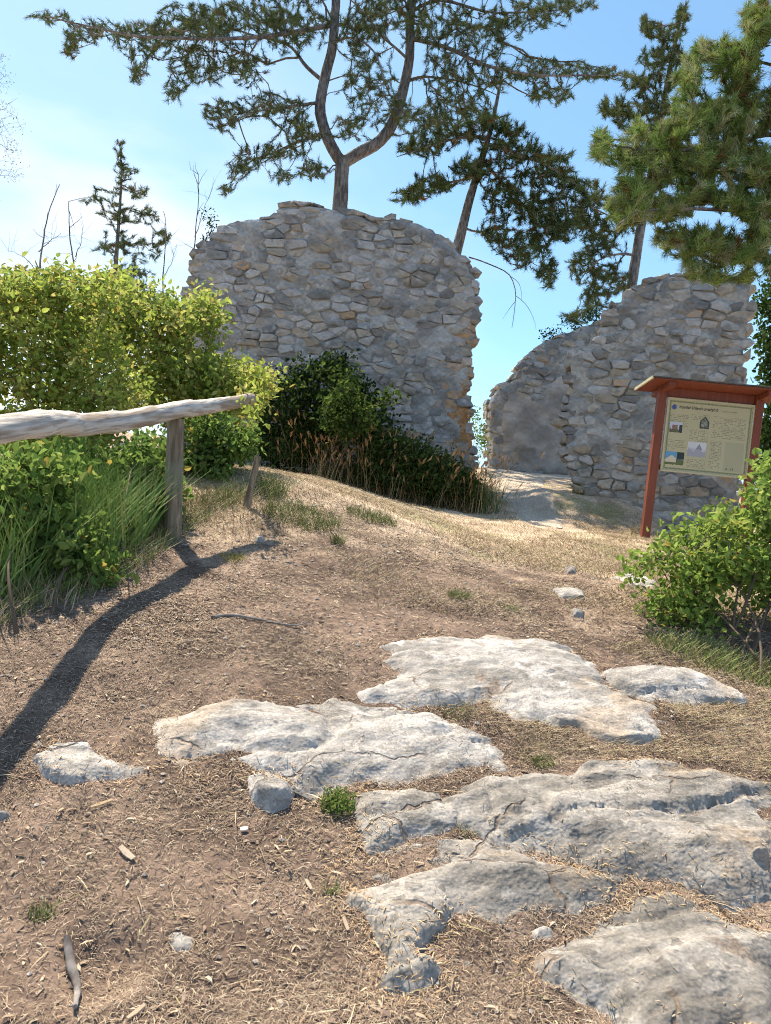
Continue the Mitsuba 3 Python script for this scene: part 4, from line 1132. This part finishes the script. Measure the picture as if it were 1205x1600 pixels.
def blades(xy, h, w, lean, cols, rng, jit=0.25):
    n = len(xy)
    z = G(xy[:, 0], xy[:, 1])
    b = np.column_stack([xy, z - 0.01])
    az = rng.random(n) * 2 * np.pi
    le = lean * rng.uniform(0.2, 1.2, n)
    d = np.column_stack([np.cos(az) * le, np.sin(az) * le, np.ones(n)]) * h[:, None]
    s = np.column_stack([-np.sin(az + 0.8), np.cos(az + 0.8), np.zeros(n)]) * (w / 2)[:, None]
    m = b + d * 0.55
    t = b + d * np.column_stack([np.full(n, 1.25)] * 2 + [np.full(n, 0.95)])
    v = np.stack([b - s, b + s, m + s * 0.75, m - s * 0.75, t], 1).reshape(-1, 3)
    k = np.arange(n) * 5
    f = np.vstack([np.stack([k, k + 1, k + 2], 1), np.stack([k, k + 2, k + 3], 1), np.stack([k + 3, k + 2, k + 4], 1)])
    cols = np.asarray(cols, float)
    c = cols[rng.integers(0, len(cols), n)] * rng.uniform(1 - jit, 1 + jit, (n, 1))
    return v, f, np.repeat(c[:, None], 5, 1).reshape(-1, 3)


def cat3(ms):
    v, f = join([(m[0], m[1]) for m in ms])
    return v, f, np.vstack([m[2] for m in ms])


def off_rock(xy):
    return xy[~contains_xy(rock_union, xy[:, 0], xy[:, 1])]


def off_path(xy):
    d = cKDTree(cl).query(xy)[0]
    return xy[(d > 0.42)]


STRAW = [(0.35, 0.275, 0.18), (0.40, 0.325, 0.22), (0.30, 0.23, 0.15), (0.42, 0.36, 0.25), (0.25, 0.185, 0.125), (0.26, 0.25, 0.12)]
# flattened dry grass on the upper slope
xs = rng.uniform(-1, 1, 330000)
yv = rng.uniform(4.8, 14.0, 330000)
xy = np.column_stack([xs * (0.55 * yv), yv])
den = meshkit.fbm(np.column_stack([xy * 0.8, np.zeros(len(xy))]) + 7, 3, 31)
keep = rng.random(len(xy)) < np.clip((yv - 4.6 + (den - 0.5) * 6) / 3.2, 0, 1) * np.clip(0.3 + (den - 0.35) * 3, 0.1, 1)
xy = off_path(off_rock(xy[keep]))
g1 = blades(xy, rng.uniform(0.02, 0.06, len(xy)), rng.uniform(0.003, 0.007, len(xy)), 1.6, STRAW, rng)
# hay on the right between slabs and bush
hp = Polygon(ground_px(*np.array([(1010, 1110), (1070, 1100), (1160, 1095), (1230, 1080), (1230, 1215), (1100, 1190), (1000, 1175), (940, 1160), (1020, 1150)], float).T)).buffer(0)
hp2 = Polygon(ground_px(*np.array([(680, 1100), (760, 1095), (840, 1135), (930, 1150), (1000, 1180), (860, 1195), (800, 1200), (810, 1160), (740, 1125)], float).T)).buffer(0)
hp3 = Polygon(ground_px(*np.array([(940, 1010), (1000, 1000), (1200, 1075), (1205, 1090), (1150, 1070), (1040, 1035)], float).T)).buffer(0)


def in_poly(p, n):
    x0, y0, x1, y1 = p.bounds
    q = np.column_stack([rng.uniform(x0, x1, n), rng.uniform(y0, y1, n)])
    return off_rock(q[contains_xy(p, q[:, 0], q[:, 1])])


h1 = np.vstack([in_poly(hp, 9000), in_poly(hp2, 3500), in_poly(hp3, 5000)])
g2 = blades(h1, rng.uniform(0.02, 0.055, len(h1)), rng.uniform(0.002, 0.004, len(h1)), 2.2, STRAW + [(0.20, 0.20, 0.09)], rng)
vfc = cat3([g1, g2])
add('dry_grass', (vfc[0], vfc[1]), 'mat_blades', color=vfc[2])
tag('dry_grass', 'short flattened straw-coloured grass covering the upper slope', 'grass', kind='stuff')

# tall dry stalks and dark grass at the foot of the wall
ms = []
foot = np.array([(500, 735), (560, 748), (620, 760), (680, 775), (730, 790), (765, 800)], float)
fw = ground_px(foot[:, 0], foot[:, 1])
fw[:, 1] = np.clip(fw[:, 1], 9.5, 12.8)
print('wall foot', fw)
t = rng.random(1900)
base = np.stack([np.interp(t, np.linspace(0, 1, 6), fw[:, 0]), np.interp(t, np.linspace(0, 1, 6), fw[:, 1])], 1)
base = base + np.column_stack([rng.normal(0, 0.2, 1900), rng.uniform(0.0, 1.2, 1900)])
base = off_path(base)
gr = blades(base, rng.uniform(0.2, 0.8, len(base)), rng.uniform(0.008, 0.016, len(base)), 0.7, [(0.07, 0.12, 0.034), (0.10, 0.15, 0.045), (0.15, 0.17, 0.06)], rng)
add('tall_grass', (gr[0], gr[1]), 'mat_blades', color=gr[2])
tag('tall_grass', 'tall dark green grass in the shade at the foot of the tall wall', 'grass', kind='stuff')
n = 420
t = rng.random(n) ** 1.5
base = np.stack([np.interp(t, np.linspace(0, 1, 6), fw[:, 0]), np.interp(t, np.linspace(0, 1, 6), fw[:, 1])], 1) + np.column_stack([rng.normal(0, 0.3, n), rng.uniform(-0.55, 0.5, n)])
base = off_path(base)
ms = [blades(base, rng.uniform(0.35, 1.15, len(base)), np.full(len(base), 0.006), 0.45, [(0.34, 0.21, 0.10), (0.42, 0.29, 0.15), (0.28, 0.15, 0.07)], rng)]
# seed heads
tips = ms[0][0].reshape(-1, 5, 3)[:, 4]
ax = unit(tips - ms[0][0].reshape(-1, 5, 3)[:, 2])
ms.append(tufts(tips, ax, 12, 0.085, 0.009, 0.35, rng, [(0.34, 0.20, 0.10), (0.42, 0.28, 0.14)], 0.2, 0.0, along_=(-0.5, 0.25)))
vfc = cat3(ms)
add('dry_stalks', (vfc[0], vfc[1]), 'mat_blades', color=vfc[2])
tag('dry_stalks', 'tall rusty dry grass stalks with seed heads before the dark grass', 'dry grass', kind='stuff')

# green and half dry grass fringe under the shrubs and round the fence post
fr = np.array([(0, 985), (60, 955), (120, 945), (180, 915), (230, 890), (270, 850), (300, 830), (350, 800), (390, 790), (430, 780)], float)
fw2 = ground_px(fr[:, 0], fr[:, 1])
t = rng.random(3400)
kk = np.linspace(0, 1, len(fr))
base = np.stack([np.interp(t, kk, fw2[:, 0]), np.interp(t, kk, fw2[:, 1])], 1) + np.column_stack([-np.abs(rng.normal(0, 0.25, 3400)), rng.normal(0.08, 0.12, 3400)])
gf = blades(base, rng.uniform(0.04, 0.19, 3400), rng.uniform(0.003, 0.007, 3400), 0.9, [(0.14, 0.19, 0.05), (0.18, 0.22, 0.07), (0.10, 0.15, 0.04), (0.13, 0.20, 0.05)] + STRAW[:2], rng)
bf = Polygon(ground_px(*np.array([(1000, 1000), (1080, 1035), (1215, 1075), (1215, 1040), (1100, 1000)], float).T)).buffer(0)
q = in_poly(bf, 2500)
gf2 = blades(q, rng.uniform(0.03, 0.13, len(q)), rng.uniform(0.004, 0.008, len(q)), 0.8, [(0.17, 0.23, 0.06), (0.13, 0.19, 0.05), (0.25, 0.25, 0.10), (0.32, 0.27, 0.15)], rng)
lp = Polygon(ground_px(*np.array([(-20, 985), (70, 940), (180, 905), (235, 870), (250, 845), (200, 800), (60, 850), (-60, 880)], float).T)).buffer(0)
q = in_poly(lp, 5200)
q = q + [-0.12, 0.15]
gf3 = blades(q, rng.uniform(0.15, 0.70, len(q)), rng.uniform(0.007, 0.017, len(q)), 0.55, [(0.17, 0.28, 0.06), (0.21, 0.31, 0.075), (0.12, 0.21, 0.05), (0.26, 0.30, 0.10)], rng)
vfc = cat3([gf, gf2, gf3])
add('grass', (vfc[0], vfc[1]), 'mat_blades', color=vfc[2])
tag('grass', 'green grass fringe growing under the shrubs and the bush', 'grass', kind='stuff')


def tuft(label, px, py, r, h, n, cols, group=None, name='grass_tuft', cat='grass tuft', w=(0.003, 0.006)):
    k = new_key(name)
    c = ground_px([px], [py])[0]
    a_, r_ = rng.random(n) * 2 * np.pi, r * np.sqrt(rng.random(n)) * 0.8
    xy = c + np.column_stack([np.cos(a_) * r_, np.sin(a_) * r_])
    m = blades(xy, rng.uniform(h * 0.4, h, n), rng.uniform(*w, n), 0.8, cols, rng)
    add(k, (m[0], m[1]), 'mat_blades', color=m[2])
    tag(k, label, cat, group)


TG = [(0.12, 0.165, 0.045), (0.16, 0.20, 0.06), (0.22, 0.22, 0.09), (0.09, 0.13, 0.035)]
tuft('green grass tuft in the bare earth above the largest pale slab', 717, 934, 0.10, 0.07, 260, TG)
tuft('small green grass tuft right of the other tuft above the pale slab', 797, 952, 0.09, 0.05, 160, TG)
tuft('sparse green tuft in the crack above the wide grey slab', 848, 1195, 0.06, 0.06, 120, TG)
tuft('thin green tuft in the earth left of the tailed slab', 516, 1398, 0.025, 0.06, 45, TG)
tuft('green tuft under the hollow of the lowest slab', 968, 1545, 0.05, 0.06, 120, TG)
tuft('yellowish grass tuft between the long pale slab and the largest slab', 715, 1108, 0.12, 0.05, 300, TG + STRAW)
tuft('large light green tuft at the foot of the dry stalks', 555, 752, 0.32, 0.34, 700, TG + STRAW[:2])
tuft('yellow-green tuft on the dry slope below the dark bush', 470, 812, 0.42, 0.15, 800, TG)
tuft('green tuft left of the bare path on the dry slope', 580, 812, 0.30, 0.13, 520, TG)
tuft('small upright green tuft on the dry slope below the two others', 527, 850, 0.06, 0.14, 90, TG)
tuft('yellow moss tuft beside the rail shadow near the post', 365, 873, 0.10, 0.06, 200, [(0.36, 0.30, 0.07), (0.28, 0.25, 0.08)])
tuft('green tuft beside the leaning stake', 425, 775, 0.18, 0.24, 300, TG)
tuft('dry tuft round the foot of the left board post', 1000, 835, 0.16, 0.22, 220, STRAW)
tuft('yellow-green weed at the foot of the broken wall', 905, 770, 0.16, 0.30, 160, [(0.30, 0.27, 0.06), (0.2, 0.22, 0.06)])
tuft('small grass tuft in the crack between the two grey slabs', 725, 1302, 0.05, 0.035, 120, TG + STRAW)
tuft('weedy green tuft near the dark hollow at the lower left', 66, 1425, 0.05, 0.05, 100, TG)
# leafy green plant under the long pale slab
rng_p = np.random.default_rng(90)
c = ground_px([527], [1258])[0]
n = 420
P = np.column_stack([c + np.clip(rng_p.normal(0, 0.036, (n, 2)), -0.06, 0.06), np.zeros(n)])
P[:, 2] = G(P[:, 0], P[:, 1]) + rng_p.uniform(0.0, 0.045, n)
m = leaf_mesh(P, unit(rng_p.normal(0, 1, (n, 3)) + [0, 0, 0.3]), unit(rng_p.normal(0, 0.4, (n, 3)) + [0, 0, 1]), rng_p.uniform(0.010, 0.02, n), rng_p.uniform(0.006, 0.012, n), np.array(GR)[rng_p.integers(0, 4, n)] * 0.8)
add('ground_plant', (m[0], m[1]), 'mat_leaf', color=m[2])
tag('ground_plant', 'low small-leaved green plant between the long pale slab and the grey rock', 'plant')

# straw, needles and chips on the near slope


def litter(n, yr, size, wr, cols, rng, dens=None, tiltmax=0.5):
    y = rng.uniform(yr[0], yr[1], n)
    x = rng.uniform(-1, 1, n) * (0.56 * y + 0.15)
    xy = np.column_stack([x, y])
    if dens is not None:
        xy = xy[rng.random(n) < dens(xy)]
    n = len(xy)
    L, W = rng.uniform(*size, n), rng.uniform(*wr, n)
    az = rng.random(n) * np.pi * 2
    tl = np.abs(rng.normal(0, tiltmax * 0.35, n))
    d = np.column_stack([np.cos(az) * np.cos(tl), np.sin(az) * np.cos(tl), np.sin(tl)])
    s = np.column_stack([-np.sin(az), np.cos(az), rng.normal(0, 0.35, n)])
    z = top_z(xy) + rng.uniform(0.001, 0.008, n)
    b = np.column_stack([xy, z])
    a1, a2 = b - s * W[:, None] / 2, b + s * W[:, None] / 2
    m1, m2 = a1 + d * L[:, None] * 0.6 + [0, 0, 0.002], a2 + d * L[:, None] * 0.6 + [0, 0, 0.002]
    t = b + d * L[:, None] - np.column_stack([np.zeros((n, 2)), L * 0.04])
    v = np.stack([a1, a2, m2, m1, t], 1).reshape(-1, 3)
    k = np.arange(n) * 5
    f = np.vstack([np.stack([k, k + 1, k + 2], 1), np.stack([k, k + 2, k + 3], 1), np.stack([k + 3, k + 2, k + 4], 1)])
    cols = np.asarray(cols, float)
    c = cols[rng.integers(0, len(cols), n)] * rng.uniform(0.7, 1.3, (n, 1))
    return v, f, np.repeat(c[:, None], 5, 1).reshape(-1, 3)


def bare_rock(xy):
    return top_z(xy) > G(xy[:, 0], xy[:, 1]) + 0.004


def d_litter(xy):
    r = bare_rock(xy)
    f = meshkit.fbm(np.column_stack([xy * 2.0, np.zeros(len(xy))]) + 3, 4, 41)
    return np.where(r, 0.0, np.clip((f - 0.24) * 2.4, 0.28, 1))


CHIPS = [(0.33, 0.265, 0.185), (0.27, 0.21, 0.15), (0.40, 0.325, 0.235), (0.22, 0.165, 0.12), (0.16, 0.115, 0.09), (0.43, 0.37, 0.28), (0.19, 0.14, 0.108)]
rim = shapely.union_all([r.exterior for r in ROCKS if r.area > 0.05])
shapely.prepare(rim)


def d_rim(xy):
    d = shapely.distance(shapely.points(xy), rim)
    f = meshkit.fbm(np.column_stack([xy * 3.1, np.zeros(len(xy))]) + 23, 3, 43)
    return np.clip((f - 0.40) * 4, 0, 1) * np.exp(-(d / 0.06) ** 2)


def d_top(xy):
    f = meshkit.fbm(np.column_stack([xy * 2.4, np.zeros(len(xy))]) + 61, 3, 44)
    return bare_rock(xy) * np.clip((f - 0.50) * 2.0, 0.01, 1)


ORANGE = [(0.44, 0.32, 0.18), (0.38, 0.265, 0.15), (0.48, 0.38, 0.25), (0.31, 0.20, 0.11)]
m1 = litter(210000, (1.6, 4.2), (0.008, 0.036), (0.0009, 0.0022), CHIPS, rng, d_litter)
m2 = litter(150000, (3.8, 7.5), (0.010, 0.04), (0.0018, 0.0045), CHIPS, rng, d_litter)
m3 = litter(3500, (1.6, 5.0), (0.015, 0.045), (0.004, 0.011), CHIPS, rng, d_litter, 0.2)
m4 = litter(70000, (1.6, 5.0), (0.010, 0.035), (0.0012, 0.0035), ORANGE, rng, d_rim, 0.25)
m5 = litter(16000, (1.6, 5.0), (0.008, 0.03), (0.001, 0.003), ORANGE + CHIPS, rng, d_top, 0.12)
m6 = litter(500, (1.6, 3.2), (0.06, 0.13), (0.0025, 0.004), STRAW, rng, d_litter, 0.15)
vfc = cat3([m1, m2, m3, m4, m5, m6])
add('straw_litter', (vfc[0], vfc[1]), 'mat_blades', color=vfc[2])
tag('straw_litter', 'straw, bark flakes and pine needles strewn over the bare earth', 'litter', kind='stuff')

n = 5200
y = rng.uniform(1.6, 7.5, n)
xy = off_rock(np.column_stack([rng.uniform(-1, 1, n) * (0.56 * y + 0.15), y]))
n = len(xy)
r = 0.0025 + 0.008 * rng.random(n) ** 3 * (0.6 + xy[:, 1] / 5)
octa = np.array([[1, 0, 0], [0, 1, 0], [-1, 0, 0], [0, -1, 0], [0, 0, 0.7], [0.7, 0.7, 0.1], [-0.7, 0.7, 0], [0, 0, -0.6]], float)
of = np.array([[0, 5, 4], [5, 1, 4], [1, 6, 4], [6, 2, 4], [2, 3, 4], [3, 0, 4], [5, 0, 7], [1, 5, 7], [6, 1, 7], [2, 6, 7], [3, 2, 7], [0, 3, 7]])
az = rng.random(n) * 6.3
v = octa[None] * r[:, None, None] * rng.uniform(0.7, 1.3, (n, 8, 3))
v = np.stack([v[..., 0] * np.cos(az)[:, None] - v[..., 1] * np.sin(az)[:, None], v[..., 0] * np.sin(az)[:, None] + v[..., 1] * np.cos(az)[:, None], v[..., 2]], -1)
v = v + np.column_stack([xy, G(xy[:, 0], xy[:, 1]) + r * 0.3])[:, None]
gc = np.array([(0.30, 0.28, 0.26), (0.22, 0.19, 0.165), (0.38, 0.36, 0.33), (0.17, 0.13, 0.105)])[rng.integers(0, 4, n)]
add('gravel', (v.reshape(-1, 3), (of[None] + 8 * np.arange(n)[:, None, None]).reshape(-1, 3)), 'mat_blades', color=np.repeat(gc, 8, 0))
tag('gravel', 'small stone crumbs scattered over the bare earth', 'gravel', kind='stuff')


def chip(label, px, py, L, W, deg, col, th=0.0035):
    k = new_key('wood_chip')
    c = ground_px([px], [py])[0]
    a = math.radians(deg)
    v, f = box(0, 0, 0, L, W, th, 0.002)
    v = np.array(trimesh.Trimesh(v, f).subdivide().vertices)
    f = np.array(trimesh.Trimesh(*box(0, 0, 0, L, W, th, 0.002)).subdivide().faces)
    v[:, 1] *= 1 - 0.5 * np.abs(v[:, 0]) / L
    x, y = v[:, 0] * math.cos(a) - v[:, 1] * math.sin(a) + c[0], v[:, 0] * math.sin(a) + v[:, 1] * math.cos(a) + c[1]
    z = G(x, y) + 0.012 + v[:, 2] + 0.06 * (v[:, 0] ** 2) / L
    m = (np.column_stack([x, y, z]), f)
    add(k, m, 'mat_blades', color=np.tile(np.array(col) * 0.72, (len(x), 1)))
    tag(k, label, 'wood chip')


chip('largest pale wood chip lying on the earth below the rail shadow', 198, 1334, 0.085, 0.022, -40, (0.42, 0.36, 0.28))
chip('thin tan wood splinter left of the small whitish rock patch', 158, 1262, 0.075, 0.012, 38, (0.50, 0.38, 0.22))
chip('bright white chip in the brown earth below the white block', 381, 1300, 0.028, 0.02, 20, (0.62, 0.60, 0.58))
chip('curled light bark strip left of the tailed slab', 482, 1388, 0.055, 0.013, -62, (0.45, 0.37, 0.28))
chip('curled bark strip left of the tail of the slab', 540, 1448, 0.055, 0.013, -70, (0.42, 0.34, 0.25))
chip('tan chip below the hollow of the lowest slab', 930, 1537, 0.035, 0.015, 35, (0.48, 0.33, 0.16))
chip('pale chip at the lower right of the dark stick', 212, 1590, 0.06, 0.014, 60, (0.45, 0.36, 0.26))
# rotten stick at the lower left
key = tag('rotten_stick', 'weathered grey stick lying on dark earth at the lower left', 'stick')
sp = ground_px([104, 112, 122, 120, 116], [1468, 1500, 1535, 1560, 1590])
sp = spline(np.column_stack([sp, G(sp[:, 0], sp[:, 1]) + 0.02]), 24)
add(key, tube(sp, np.interp(np.arange(24), [0, 6, 23], [0.009, 0.014, 0.006]), 10, rng, 0.35), 'mat_bark', smooth=40)
# thin root across the slope
key = tag('fallen_twig', 'thin dark twig lying on the earth right of the rail shadow', 'twig')
sp = ground_px([330, 370, 410, 455, 480], [967, 968, 975, 980, 975])
sp = spline(np.column_stack([sp, G(sp[:, 0], sp[:, 1]) + 0.012]), 20)
add(key, tube(sp, np.linspace(0.010, 0.004, 20), 6, rng, 0.3), 'mat_bark', smooth=True)
print('entries', len(scene))
